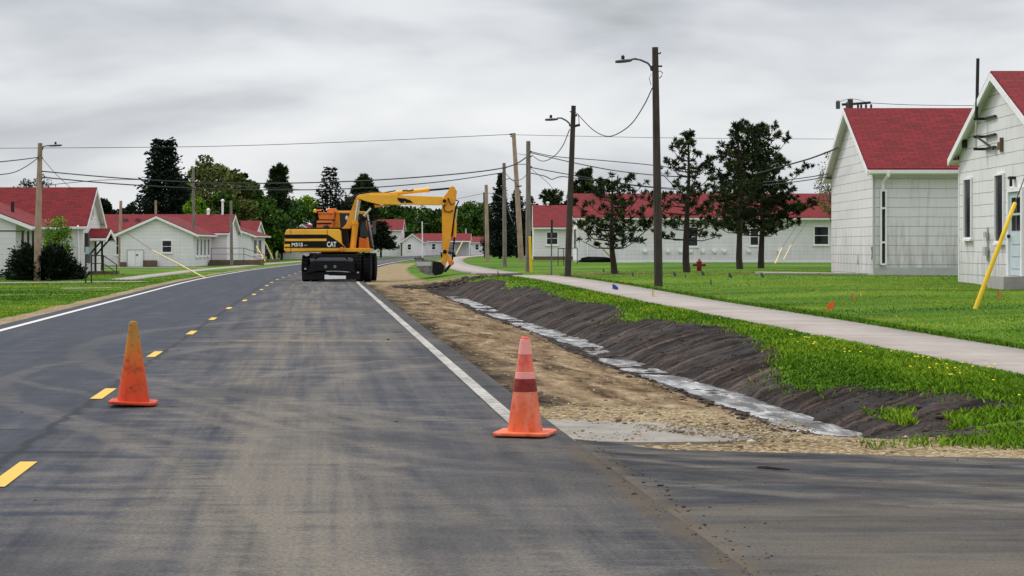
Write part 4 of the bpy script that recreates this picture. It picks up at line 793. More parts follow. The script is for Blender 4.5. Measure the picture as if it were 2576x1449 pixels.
# marker flags
def flag(u, v, hgt, col, label, group, turn=0., side=1, lean=0.):
    b = at(u, v); o = thing('marker_flag', b, label, 'marker flag', group); hs = hgt
    MB().tube([b-Vector((0, 0, .05)), b+Vector((lean, 0, hs))], .006 if col in ('orange', 'yellow', 'blue') else .008, 5).build('wire_stem', M['metal'], o)
    t = Vector((math.cos(turn), math.sin(turn), 0))*side; q = b+Vector((lean, 0, hs)); wd, ht = .15, .12; vs = []; fs = []
    for i in range(5):
        for j in range(2): s = i/4; dz = -ht*j-.03*s-.06*s*s; vs.append(q+t*(wd*s)+Vector((0, .02*math.sin(s*5+u), dz)))
    vs2 = [p+Vector((0, .004, 0)) for p in vs]
    m_ = MB(); nn = len(vs); m_.add(vs+vs2, [(2*i, 2*i+1, 2*i+3, 2*i+2) for i in range(4)]+[(nn+2*i+2, nn+2*i+3, nn+2*i+1, nn+2*i) for i in range(4)]+[(0, nn, nn+1, 1), (8, 9, nn+9, nn+8)]+[(2*i, 2*i+2, nn+2*i+2, nn+2*i) for i in range(4)]+[(2*i+1, nn+2*i+1, nn+2*i+3, 2*i+3) for i in range(4)])
    m_.build('flag', M['flag_'+col], o)
G1 = 'teal marker flags on the right lawn'; G2 = 'orange and yellow marker flags on the right lawn'
for u, v, lb in ((1252, 692, 'dark marker flag on the far walk right of the driveway'), (1517, 686, 'dark teal marker flag left of the first pine trunk'), (1554, 691, 'dark teal marker flag right of the first pine trunk'), (1590, 696, 'dark teal marker flag midway from the first pine to the nearest lamp pole'), (1694, 696, 'dark teal marker flag just right of the nearest lamp pole'), (1723, 700, 'dark teal marker flag below the second pine trunk'),
                 (1765, 694, 'dark teal marker flag just below the red hydrant'), (1787, 718, 'dark teal marker flag nearest the viewer, below the hydrant'), (1833, 700, 'dark teal marker flag between the hydrant and third pine'), (1914, 699, 'dark teal marker flag below the fourth pine trunk'), (1987, 702, 'dark teal marker flag rightmost of the row, left of the second building')):
    flag(u, v, .17, 'teal', lb, G1, 1.0+.3*math.sin(u), 1)
flag(1541, 734, .20, 'blue', 'bright blue marker flag at the near edge of the walk', G1, .2, 1); flag(1642, 752, .22, 'yellow', 'pale yellow marker flag at the near edge of the walk', G2, 1.25, 1)
flag(2098, 792, .25, 'orange', 'orange marker flag nearest the walk', G2, .35, -1); flag(2143, 757, .17, 'orange', 'orange marker flag just left of the yellow flag', G2, 1.1, 1); flag(2163, 748, .17, 'yellow', 'yellow marker flag on the lawn beside two orange ones', G2, 1.2, 1); flag(2510, 752, .18, 'orange', 'orange marker flag right of the leaning yellow guard', G2, .9, 1)

# far vehicles
def car(name, loc, label, cat, mat, kind='suv', rot=0.):
    o = thing(name, loc, label, cat); x, y, z = loc; L, W, H = 4.6, 1.85, 1.75
    lo = [(0, .35), (L, .35), (L, .95), (L-.2, 1.02), (1.0, 1.05), (.05, .88)]; up = [(1.0, 1.04), (1.55, H-.05), (1.75, H), (L-.35, H), (L-.05, 1.02)] if kind == 'suv' else [(1.2, 1.04), (1.7, H), (2.9, H), (3.1, 1.04)]
    MB().prism([(y+a, z+b) for a, b in lo], 'x', x-W/2, x+W/2).build('body', M[mat], o, bevel=.06)
    cb = MB().prism([(y+a, z+b) for a, b in up], 'x', x-W/2+.13, x+W/2-.13).build('cabin', M[mat] if kind == 'suv' else M['silver'], o, bevel=.05)
    MB().prism([(y+1.06, z+1.08), (y+1.52, z+H-.12), (y+1.50, z+H-.12), (y+1.03, z+1.08)], 'x', x-W/2+.22, x+W/2-.22).build('windscreen', M['glass'], o)
    for s in (-1, 1):
        for wy in (.85, L-.9): wv = MB().lathe((x+s*(W/2-.12), y+wy, z+.34), [(.2, -.12), (.34, -.11), (.34, .11), (.2, .12)], 14, 'x').build('wheel', M['rubber'], o)
        MB().box(x+s*.72-.16, x+s*.72+.16, y-.02, y+.06, z+.68, z+.83).build('headlight', M['trim'], o); MB().box(x+s*(W/2-.12)-.006, x+s*(W/2-.12)+.006, y+1.75, y+L-.7, z+1.12, z+H-.15).build('side_window', M['glass'], o)
    MB().box(x-.5, x+.5, y-.025, y+.05, z+.48, z+.66).build('grille', M['black'], o)
    return o
yq = 238.; car('parked_car', (P(1126, 0, yq).x, yq, .08), 'dark parked car half hidden behind the excavator arm', 'car', 'car_dark')
yq = 205.; car('pickup_truck', (P(1259, 0, yq).x, yq, .15), 'dark pickup with a white roof behind the dark grey pole', 'pickup', 'car_dark', 'pickup')

# ---------------------------------------------------------------- traffic cones
def cone(at_, Hc, r0, r1, base, kind, label, turn):
    o = thing('traffic_cone', (at_[0], at_[1], .006), label, 'traffic cone', 'traffic cones on the road'); x, y, z = at_[0], at_[1], .006
    mt = M['cone_old' if kind == 'old' else 'cone_new']; th = .030; hb = base/2; ch = hb*.22
    pl = [(-hb+ch, -hb), (hb-ch, -hb), (hb, -hb+ch), (hb, hb-ch), (hb-ch, hb), (-hb+ch, hb), (-hb, hb-ch), (-hb, -hb+ch)]
    rot = [(x+a*math.cos(turn)-b*math.sin(turn), y+a*math.sin(turn)+b*math.cos(turn)) for a, b in pl]
    m_ = MB().prism(rot, 'z', z+.006, z+th)
    if kind == 'old':
        m_.v = [(a, b, c+(.018 if (a < x-.13) else 0)) for a, b, c in m_.v]
    m_.build('base', mt if kind == 'old' else M['cone_new'], o, bevel=.008)
    R_ = lambda h: r0+(r1-r0)*h/Hc
    hs = [.028, .05]+list(np.linspace(.08, Hc-.015, 22)); prof = [(R_(0)+.012, .026)]+[(R_(h), h) for h in hs]+[(R_(Hc)*.85, Hc-.003), (R_(Hc)*.55, Hc)]
    MB().lathe((x, y, z), prof, 40).build('body', mt, o, smooth=True)
    if kind == 'new':
        for a, b, mm in ((.41, .458, 'collar_pale'), (.318, .408, 'collar_dark'), (.585, Hc-.02, 'collar_pale')):
            MB().lathe((x, y, z), [(R_(a)+.0005, a), (R_(a)+.003, a+.002), (R_(b)+.003, b-.002), (R_(b)+.0005, b)], 40).build('collar', M[mm], o, smooth=True)
    return o
Yc = 17.0-1.32; c1p = at(332, 1022); c2p = at(1321, 1098)
s1 = F/c1p.y; s2 = F/c2p.y
cone((c1p.x, c1p.y+.06), 212/s1, 42/s1, 9.5/s1, .40, 'old', 'faded orange traffic cone with mustard brown top, left on the road', .12)
cone((c2p.x, c2p.y+.06), 248/s2, 46/s2, 10.5/s2, .41, 'new', 'pinkish orange traffic cone with a dark red band, by the white edge line', -.22)

# ---------------------------------------------------------------- excavator
b = at(844, 708); EX, EY = b.x, b.y; o = thing('excavator', (EX, EY, .006), 'yellow wheeled excavator with its arm over the ditch', 'excavator'); SX = F/EY
def E(cx, cy): return (EX+(cx-855)/(4.93*SX), .006+(1350-cy)/(4.93*SX))         # from the enlarged photograph to (x, z) in metres
def poly(pts): return [E(*p) for p in pts]
Yf = lambda a: EY+a
def plate(name, pts, a0, a1, mat, parent=o, bevel=0): return MB().prism(poly(pts), 'y', Yf(a0), Yf(a1)).build(name, M[mat], parent, bevel=bevel)
# undercarriage, seen from its end
for s in (-1, 1):
    for ax in (.55, 3.35):
        for k, xo in enumerate((1.24, .90)):
            xw = EX+.01+s*xo; t = MB(); pr = [(.30, -.14), (.46, -.145), (.53, -.125), (.555, -.08), (.555, .08), (.53, .125), (.46, .145), (.30, .14)]
            t.lathe((xw, Yf(ax), .555), pr, 28, 'x')
            for q in range(22):
                a = 2*math.pi*q/22; cy_, cz_ = math.cos(a)*.553, math.sin(a)*.553; tt = Vector((0, -math.sin(a), math.cos(a)))*.035; rr_ = Vector((0, math.cos(a), math.sin(a)))*.028
                for sd in (-1, 1):
                    p_ = Vector((xw+sd*.07, Yf(ax)+cy_, .555+cz_)); c8 = [p_+Vector((dx, 0, 0))+tt*e+rr_*g for g in (-.5, 1) for e in (-1, 1) for dx in (-.06, .06)]; t.add(c8, [(0, 2, 3, 1), (4, 5, 7, 6), (0, 1, 5, 4), (1, 3, 7, 5), (3, 2, 6, 7), (2, 0, 4, 6)])
            wh = t.build('wheel', M['rubber'], o); MB().lathe((xw, Yf(ax), .555), [(.30, -.06), (.28, -.02), (.12, .03 if s > 0 else -.03), (.10, .08), (.05, .09)], 18, 'x').build('rim', M['machine_black'], wh)
ch = MB(); ch.box(EX-.62, EX+.62, Yf(.3), Yf(3.6), .55, .98); ch.box(EX-1.0, EX+1.0, Yf(.42), Yf(.70), .42, .70); ch.box(EX-1.0, EX+1.0, Yf(3.2), Yf(3.5), .42, .70); ch.prism([(EX-.95, 1.08), (EX+.95, 1.08), (EX+.8, .9), (EX-.8, .9)], 'y', Yf(.2), Yf(3.7)); ch.build('chassis', M['machine_black'], o, bevel=.02)
plate('axle_guard', [(500, 1250), (560, 1100), (1080, 1100), (1110, 1250), (1000, 1225), (820, 1215), (640, 1222)], -.22, .10, 'machine_black', bevel=.02)
plate('top_plate', [(590, 1098), (660, 1058), (960, 1058), (1010, 1098)], -.18, .30, 'grey_plate', bevel=.015)
for q in ([(540, 1065), (595, 1062), (600, 1090), (555, 1118)], [(1010, 1055), (1070, 1065), (1078, 1138), (1015, 1098)]): plate('mudguard', q, -.20, .15, 'grey_plate')
for cx in (740, 855): x, z = E(cx, 1170); MB().lathe((x, Yf(-.245), z), [(.062, .03), (.066, 0), (.05, -.012), (.0, -.006)], 16, 'y').build('lamp', M['metal'], o)
for cx, cy, nm in ((487, 1195, 'reflector'), (1137, 1240, 'reflector')): x, z = E(cx, cy); MB().box(x-.035, x+.035, Yf(-.16), Yf(-.10), z-.03, z+.03).build(nm, M['trim_grey'], o)
plate('blade', [(440, 1330), (445, 1240), (640, 1238), (820, 1228), (1000, 1238), (1160, 1240), (1165, 1330)], -.12, .04, 'machine_black', bevel=.01)
plate('white_plate', [(728, 1322), (728, 1268), (775, 1268), (782, 1276), (990, 1280), (990, 1318)], -.26, -.235, 'white')
for s in (-1, 1): MB().box(EX+s*1.24-.16, EX+s*1.24+.16, Yf(.0), Yf(1.1), 1.125, 1.15).build('mudguard', M['machine_black'], o)
x0_, z0_ = E(500, 1010); MB().prism(poly([(440, 1000), (525, 1000), (525, 1030), (500, 1040), (440, 1015)]), 'y', Yf(-.1), Yf(.2)).build('mudguard', M['trim_grey'], o)
MB().lathe((EX, Yf(1.95), 1.02), [(.75, -.1), (.80, 0), (.80, .14), (.7, .16)], 32).build('turntable', M['machine_black'], o)
# upper structure turned side on
plate('upper_frame', [(200, 992), (1255, 985), (1255, 945), (1130, 938), (905, 940), (200, 945)], .78, 3.15, 'cat_amber', bevel=.02)
body = plate('engine_house', [(186, 965), (190, 830), (196, 770), (215, 712), (245, 700), (880, 700), (893, 720), (905, 880), (950, 935), (950, 975), (215, 985)], .72, 3.2, 'cat_yellow', bevel=.045)
st = plate('stripe', [(196, 768), (737, 768), (905, 882), (955, 934), (192, 934)], .700, .726, 'machine_black', body)
plate('stripe_bar', [(205, 852), (200, 822), (722, 820), (722, 850)], .682, .702, 'cat_yellow', body, .006); plate('badge', [(193, 922), (193, 888), (262, 886), (268, 920)], .69, .702, 'cat_yellow', body)
for cx in (272, 727): plate('seam', [(cx, 702), (cx+5, 702), (cx+5, 766), (cx, 766)], .712, .722, 'machine_black', body)
plate('seam', [(272, 936), (276, 936), (276, 984), (272, 984)], .712, .722, 'machine_black', body)
plate('top_cover', [(240, 702), (905, 700), (890, 680), (260, 684)], .75, 3.1, 'machine_black', body, .015)
def letters(txt, cx0, cx1, cy0, cy1, depth, name, par, mat='letter'):
    cu = bpy.data.curves.new(name, 'FONT'); cu.body = txt; cu.extrude = .006; cu.offset = .03; t = bpy.data.objects.new(name, cu); COL.objects.link(t); bpy.context.view_layer.update()
    me = bpy.data.meshes.new_from_object(t.evaluated_get(bpy.context.evaluated_depsgraph_get())); bpy.data.objects.remove(t); bpy.data.curves.remove(cu)
    vs = np.array([v.co[:] for v in me.vertices]); a, c_ = vs.min(0), vs.max(0); (x0, z0), (x1, z1) = E(cx0, cy1), E(cx1, cy0); og = org(par)
    for v in me.vertices:
        p = v.co; v.co = (x0+(p.x-a[0])/(c_[0]-a[0])*(x1-x0)-og.x, Yf(depth)-.006-p.z-og.y, z0+(p.y-a[1])/(c_[1]-a[1])*(z1-z0)-og.z)
    me.materials.clear(); me.update(); return link(name, me, M[mat], par)
letters('M315', 286, 425, 872, 918, .695, 'model_lettering', body); letters('CAT', 727, 846, 858, 924, .693, 'maker_lettering', body)
for cy in (897, 906): plate('small_lettering', [(440, cy), (482, cy), (482, cy+4), (440, cy+4)], .692, .698, 'trim_grey', body)
# engine hood, air intake, exhaust, beacon behind the body
plate('engine_hood', [(570, 690), (572, 600), (600, 590), (765, 590), (770, 690)], 1.5, 2.9, 'cat_orange', bevel=.03); plate('hood_seam', [(575, 618), (762, 618), (762, 634), (575, 634)], 1.48, 1.5, 'machine_black')
plate('air_intake', [(598, 575), (590, 505), (780, 500), (772, 578)], 1.6, 2.7, 'cat_orange', bevel=.03); plate('air_intake_rim', [(584, 505), (586, 488), (785, 484), (785, 503)], 1.56, 2.75, 'cat_orange', bevel=.02); plate('seam', [(600, 588), (770, 588), (768, 579), (602, 579)], 1.62, 2.6, 'machine_black')
plate('air_cleaner', [(695, 485), (693, 436), (798, 433), (798, 483)], 1.8, 2.4, 'cat_orange', bevel=.03)
x, z = E(530, 690); MB().tube([(x, Yf(1.9), z), (x, Yf(1.9), E(0, 605)[1]), (x-.03, Yf(1.9), E(0, 592)[1])], [.08, .08, .07], 12).build('exhaust', M['machine_black'], o, smooth=True)
x, z = E(540, 462); MB().tube([(x, Yf(2.2), z), (E(610, 0)[0], Yf(2.2), E(0, 455)[1])], .035, 8).build('beacon_arm', M['cat_orange'], o); MB().lathe((x-.04, Yf(2.2), z-.07), [(.06, 0), (.065, .10), (.03, .14)], 12).build('beacon', M['guard_yellow'], o)
MB().blob((E(705, 0)[0], Yf(1.1), E(0, 682)[1]), (.14, .14, .12), 3, 12, 8, .03).build('filler_cap', M['machine_black'], o)
# cab on the far side
cabm = MB(); ya, yb_ = 2.25, 3.2
for ptp in ([(768, 690), (800, 478), (838, 478), (850, 690)], [(1085, 560), (1170, 500), (1200, 520), (1120, 590)], [(1155, 590), (1185, 585), (1225, 950), (1195, 950)]):
    for q in ((ya, ya+.06), (yb_-.06, yb_)): cabm.prism(poly(ptp), 'y', Yf(q[0]), Yf(q[1]))
cab = cabm.build('cab', M['cat_amber'], o)
plate('cab_roof', [(790, 490), (795, 462), (970, 462), (1160, 470), (1185, 500), (1160, 505), (970, 492)], ya-.05, yb_+.05, 'cat_yellow', cab, .02)
plate('cab_window', [(838, 495), (1170, 505), (1175, 690), (850, 690)], ya+.025, ya+.035, 'glass', cab); plate('cab_window', [(1110, 560), (1160, 520), (1215, 800), (1100, 800)], ya-.02, ya-.008, 'glass', cab)
plate('windscreen', [(1170, 500), (1185, 500), (1262, 930), (1240, 930)], ya+.06, yb_-.06, 'glass', cab)
plate('cab_door', [(1090, 800), (1198, 825), (1205, 945), (1085, 945)], ya-.04, ya+.04, 'cat_orange', cab, .01); plate('cab_base', [(770, 690), (1180, 690), (1180, 945), (770, 945)], ya+.05, yb_-.06, 'machine_black', cab)
x, z = E(1285, 600); MB().box(x-.07, x+.07, Yf(ya-.2), Yf(ya-.14), E(0, 760)[1], E(0, 600)[1]).build('mirror', M['grey_plate'], cab); MB().tube([(E(1200, 0)[0], Yf(ya), E(0, 600)[1]), (x, Yf(ya-.17), z)], .02, 6).build('mirror_arm', M['black'], cab)
x, z = E(930, 550); MB().blob((x, Yf(ya+.02), z), (.06, .02, .10), 2, 10, 6, .02).build('cab_lamp', M['trim'], cab)
plate('boom_bracket', [(900, 700), (960, 690), (985, 930), (1050, 975), (905, 975), (915, 880)], 1.2, 2.1, 'machine_black'); x, z = E(912, 955); MB().lathe((x, Yf(.80), z), [(.10, .05), (.10, -.12), (.04, -.13)], 14, 'y').build('pin', M['cat_orange'], o)
# boom, stick, cylinders
plate('lower_boom', [(890, 692), (945, 640), (1060, 330), (1078, 300), (1112, 305), (1095, 345), (1035, 640), (1000, 690), (945, 700)], 1.35, 1.85, 'cat_amber', bevel=.02)
boom = plate('upper_boom', [(1072, 300), (1085, 278), (1120, 262), (1240, 243), (1256, 262), (1560, 262), (1700, 272), (2150, 288), (2195, 300), (2212, 340), (2165, 385), (2120, 395), (1640, 388), (1360, 386), (1205, 348), (1130, 322), (1080, 322)], 1.38, 1.82, 'cat_yellow', bevel=.018)
plate('boom_panel', [(1592, 304), (1690, 310), (1760, 335), (1798, 368), (1640, 366), (1610, 340)], 1.366, 1.379, 'machine_black', boom); x, z = E(1690, 357); MB().blob((x, Yf(1.36), z), (.03, .008, .02), 1).build('plug', M['letter'], boom)
plate('cylinder_mount', [(1240, 262), (1245, 240), (1560, 236), (1600, 262), (1570, 266)], 1.45, 1.75, 'cat_yellow', boom, .01); plate('boom_underplate', [(1300, 388), (1500, 400), (1310, 425)], 1.5, 1.7, 'cat_amber', boom)
def rod(name, a, b, r, mat, dep, n=12): MB().tube([(E(*a)[0], Yf(dep), E(*a)[1]), (E(*b)[0], Yf(dep), E(*b)[1])], r, n).build(name, M[mat], o, smooth=True)
for dep in (1.25, 1.95):
    rod('cylinder', (1022, 965), (1064, 610), .095, 'cat_amber', dep); rod('cylinder_rod', (1064, 610), (1106, 330), .05, 'chrome', dep)
rod('cylinder_collar', (1060, 640), (1067, 585), .12, 'cat_amber', 1.25)
rod('cylinder', (1360, 262), (1640, 238), .06, 'cat_yellow', 1.6); rod('cylinder', (1570, 242), (1990, 200), .085, 'cat_yellow', 1.6); rod('cylinder_collar', (1960, 203), (1996, 199), .105, 'cat_yellow', 1.6); rod('cylinder_rod', (1990, 205), (2275, 180), .04, 'machine_black', 1.6)
rod('cylinder_rod', (1160, 540), (1256, 435), .05, 'chrome', 1.6); rod('cylinder', (1120, 590), (1165, 535), .08, 'machine_black', 1.6)
stick = plate('stick', [(2180, 330), (2176, 292), (2225, 235), (2262, 168), (2285, 155), (2312, 160), (2345, 218), (2332, 310), (2312, 480), (2262, 850), (2215, 1070), (2190, 1085), (2165, 1075), (2160, 700), (2156, 400)], 1.40, 1.80, 'cat_amber', bevel=.015)
for s in (1.36, 1.84): plate('pivot_plate', [(2150, 330), (2190, 300), (2225, 320), (2225, 360), (2195, 400), (2155, 390)], s-.02, s+.02, 'cat_amber', stick)
x, z = E(2193, 345); MB().lathe((x, Yf(1.6), z), [(.07, -.27), (.09, -.25), (.09, .25), (.07, .27)], 14, 'y').build('pin', M['machine_black'], stick)
x, z = E(2196, 985); MB().lathe((x, Yf(1.6), z), [(.07, -.25), (.085, -.23), (.085, .23), (.07, .25)], 14, 'y').build('pin', M['machine_black'], stick)
rod('cylinder', (2345, 440), (2318, 640), .05, 'guard_cream', 1.6); rod('cylinder', (2322, 610), (2316, 800), .07, 'cat_amber', 1.6); rod('cylinder_rod', (2316, 790), (2285, 1110), .035, 'machine_black', 1.6)
def hose(pts, dep, r=.024):
    MB().tube([(E(*p)[0], Yf(dep), E(*p)[1]) for p in pts], r, 7).build('hose', M['machine_black'], o, smooth=True)
hose([(1000, 430), (950, 390), (940, 345), (965, 305), (1020, 288), (1080, 280)], 1.3); hose([(985, 400), (962, 360), (980, 320), (1040, 285), (1110, 255), (1160, 238), (1300, 234), (1420, 240), (1500, 225), (1570, 212)], 1.5); hose([(1020, 420), (985, 350), (1010, 312), (1060, 300)], 1.2); hose([(1020, 320), (1080, 275), (1140, 250), (1240, 232), (1330, 232)], 1.7, .03)
hose([(2235, 305), (2250, 350), (2275, 390), (2320, 370)], 1.34); hose([(2200, 380), (2180, 430), (2200, 475), (2250, 485), (2300, 462)], 1.34); hose([(2330, 330), (2370, 345), (2340, 400), (2310, 560), (2285, 760)], 1.5, .03); hose([(1655, 212), (1700, 205), (1740, 212), (1800, 198)], 1.5, .022); hose([(1660, 408), (1640, 440), (1600, 425)], 1.5, .05)
hose([(2290, 420), (2320, 440), (2300, 700), (2270, 790)], 1.9, .045)
plate('bucket_link', [(2165, 1000), (2215, 990), (2270, 1060), (2305, 1110), (2295, 1150), (2262, 1150), (2230, 1105), (2190, 1080)], 1.42, 1.78, 'cat_amber', bevel=.012); x, z = E(2275, 1125); MB().lathe((x, Yf(1.6), z), [(.09, -.25), (.11, -.23), (.11, .23), (.09, .25)], 14, 'y').build('pin', M['cat_orange'], o)
plate('bucket_ear', [(2128, 1240), (2140, 1090), (2190, 1070), (2220, 1105), (2190, 1180), (2185, 1245)], 1.38, 1.82, 'cat_amber', bevel=.012); rod('bucket_strut', (2282, 1130), (2190, 1240), .05, 'machine_black', 1.6)
# the bucket: a curved shell with side plates
prof = [(1815, 1075), (1838, 1135), (1850, 1180), (1885, 1230), (1935, 1262), (1995, 1278), (2070, 1285), (2150, 1270), (2190, 1230), (2195, 1165), (2150, 1115), (2085, 1100)]
pp = poly(prof); inn = [(x*.94+E(2010, 1130)[0]*.06, z*.92+E(2010, 1130)[1]*.08) for x, z in pp]
sh = MB(); n = len(pp); y0, y1 = Yf(1.0), Yf(2.25); V = [(x, y0, z) for x, z in pp]+[(x, y1, z) for x, z in pp]+[(x, y0, z) for x, z in inn]+[(x, y1, z) for x, z in inn]
fs = [(i, i+1, n+i+1, n+i) for i in range(n-1)]+[(2*n+i, 3*n+i, 3*n+i+1, 2*n+i+1) for i in range(n-1)]+[(i, 2*n+i, 2*n+i+1, i+1) for i in range(n-1)]+[(n+i, n+i+1, 3*n+i+1, 3*n+i) for i in range(n-1)]+[(0, n, 3*n, 2*n), (n-1, 3*n-1, 4*n-1, 2*n-1)]
bk = sh.add(V, fs).build('bucket', M['steel'], o, smooth=True)
for s in (1.0, 2.25): plate('side_plate', prof, s-.03, s+.03, 'steel', bk)
plate('dark_wear_plate', [(2050, 1105), (2150, 1118), (2192, 1165), (2188, 1228), (2150, 1268), (2075, 1282), (2040, 1240)], .945, .968, 'machine_black', bk); plate('rim_plate', [(1836, 1108), (2035, 1112), (2030, 1160), (1850, 1165)], .945, .969, 'trim_grey', bk)
for k in range(5):
    y_ = 1.08+k*.27; plate('tooth', [(1808, 1062), (1835, 1066), (1862, 1085), (1850, 1112), (1826, 1100)], y_-.05, y_+.05, 'machine_black', bk)
MB().blob((E(1875, 0)[0], Yf(1.4), E(0, 1085)[1]), (.16, .3, .10), 5, 10, 7, .25).build('soil_load', M['soil'], bk)

# ---------------------------------------------------------------- trees
def rand_dir(n):
    v = R.normal(size=(n, 3)); return v/np.linalg.norm(v, axis=1)[:, None]
def leaves(C, N, size, tint, asp=.6, nb=4, droop=0.):
    "one rhombic leaf face per centre: C (n,3), long-axis direction N, size (n,), tint (n,)"
    n = len(C); up = rand_dir(n); S = np.cross(N, up); S /= np.linalg.norm(S, axis=1)[:, None]+1e-9; size = np.broadcast_to(size, (n,))[:, None]
    a = C-N*size*.5; b = C+S*size*asp*.5; c = C+N*size*.5; d = C-S*size*asp*.5
    V = np.stack([a, b, c, d], 1).reshape(-1, 3); Fc = np.arange(4*n).reshape(n, 4); return V, Fc, np.repeat(tint, 4)
def limbs(paths): 
    m_ = MB()
    for pts, r0, r1 in paths: m_.tube(pts, [r0+(r1-r0)*i/(len(pts)-1) for i in range(len(pts))], 7)
    return m_
def make_tree(name, base, label, group, cat, V, Fc, T, paths, leafmat, barkmat):
    o = thing(name, base, label, cat, group); limbs(paths).build('trunk', M[barkmat], o, smooth=True); np_mesh('crown', V, Fc, M[leafmat], o, None, {'tint': T}); return o
def deciduous(base, H, W, label, leaf='lf_green', seed=0, leaf_size=.32, n_leaf=5200, trunk_h=.22, sparse=0., group=None, bark='bark', lean=0.):
    global R; R = np.random.default_rng(seed+100); b = np.array(base); nc = int(34+W*3)
    u = rand_dir(nc); rad = R.uniform(.45, 1., nc)**.6; C = u*rad[:, None]*np.array([W*.42, W*.42, H*(1-trunk_h)*.42]); 
    C[:, :2] *= (1.05-.35*np.clip(C[:, 2:3]/(H*.42), -.3, 1)); C += b+np.array([0, 0, H*(trunk_h+(1-trunk_h)*.5)]); cr = R.uniform(.09, .17, nc)*W*(1-sparse*.3)+.15
    k = R.integers(0, nc, n_leaf); p = rand_dir(n_leaf)*(R.uniform(.2, 1, n_leaf)**.5)[:, None]*cr[k][:, None]*np.array([1, 1, .75]); X = C[k]+p
    ct = R.uniform(-.22, .22, nc); tint = np.clip(.45+ct[k]+R.normal(0, .17, n_leaf), 0, 1)
    V, Fc, T = leaves(X, rand_dir(n_leaf), R.uniform(.6, 1.3, n_leaf)*leaf_size, tint, .7)
    top = b+np.array([0, 0, H*.72]); paths = [([tuple(b-np.array([0, 0, .3])), tuple(b*.5+top*.5+R.normal(0, .05*W*.3, 3)*[1, 1, 0]), tuple(top)], W*.026+.07, .03)]
    for i in R.choice(nc, min(nc, 16), replace=False):
        h0 = b+np.array([0, 0, H*R.uniform(trunk_h*.8, .6)]); mid = (h0+C[i])/2+np.array([0, 0, -.04*H]); paths.append(([tuple(h0), tuple(mid), tuple(C[i])], W*.010+.03, .015))
    return make_tree('deciduous_tree', base, label, group, 'tree', V, Fc, T, paths, leaf, bark)
def conifer(base, H, W, label, leaf='lf_spruce', seed=0, levels=26, per=9, dens=26, leaf_size=.34, skirt=.06, group=None, name='spruce_tree', power=.85, gap=0., top_w=.05, rise=-.15):
    "whorls of boughs, each a spray of needle clumps"
    global R; R = np.random.default_rng(seed+300); b = np.array(base); Cs = []; Ns = []; Ts = []; paths = [([tuple(b-np.array([0, 0, .3])), tuple(b+np.array([.03*W*R.normal(), 0, H*.5])), tuple(b+np.array([0, 0, H*.98]))], W*.022+.06, .02)]
    for i in range(levels):
        t = (i+.5)/levels; h = H*(skirt+(1-skirt)*t); rr = W*.5*(top_w+(1-top_w)*(1-t)**power)*(.8+.4*vnoise(i*.7, seed*3.1, seed)); n = max(3, int(per*(1-.5*t)))
        if R.random() < gap: continue
        for j in range(n):
            a = 2*math.pi*(j+R.random()*.9)/n+i*1.3; L = rr*R.uniform(.62, 1.12); dr = np.array([math.cos(a), math.sin(a), 0.]); m_ = max(6, int(dens*(.35+.65*(1-t)))); s = R.uniform(.15, 1., m_)**.75
            p = b+np.array([0, 0, h])+dr*(L*s)[:, None]; p[:, 2] += rise*L*s+.12*L*s**2*(1 if rise < 0 else 1.2)+R.normal(0, .05*L+.04, m_); side = np.array([-dr[1], dr[0], 0]); p += side*(R.normal(0, .17*L, m_)*(.4+s*.7))[:, None]
            N = dr+R.normal(0, .45, (m_, 3)); N /= np.linalg.norm(N, axis=1)[:, None]; Cs.append(p); Ns.append(N); Ts.append(np.clip(.40+.18*R.normal()+R.normal(0, .15, m_), 0, 1))
            if j % 2 == 0: paths.append(([tuple(b+np.array([0, 0, h])), tuple(b+np.array([0, 0, h+rise*L*.6])+dr*L*.8)], W*.006+.012, .01))
    C = np.vstack(Cs); N = np.vstack(Ns); T = np.concatenate(Ts); V, Fc, T = leaves(C, N, R.uniform(.7, 1.4, len(C))*leaf_size, T, .42)
    return make_tree(name, base, label, group, 'tree', V, Fc, T, paths, leaf, 'bark')
def tufts(C, axis, r, k, tint):
    "needle tufts: k thin needles radiating from each centre, swept along the twig axis"
    n = len(C); D = rand_dir(n*k).reshape(n, k, 3)+axis[:, None, :]*.55; D /= np.linalg.norm(D, axis=2)[:, :, None]; L = R.uniform(.6, 1.1, (n, k, 1))*r[:, None, None]
    S = np.cross(D, rand_dir(n*k).reshape(n, k, 3)); S /= np.linalg.norm(S, axis=2)[:, :, None]+1e-9; w_ = L*.13
    a = C[:, None, :]-D*L*.08-S*w_*.5; b_ = C[:, None, :]+D*L*.45+S*w_; c = C[:, None, :]+D*L; d = C[:, None, :]+D*L*.45-S*w_
    V = np.stack([a, b_, c, d], 2).reshape(-1, 3); Fc = np.arange(4*n*k).reshape(n*k, 4); return V, Fc, np.repeat(np.repeat(tint, k), 4)
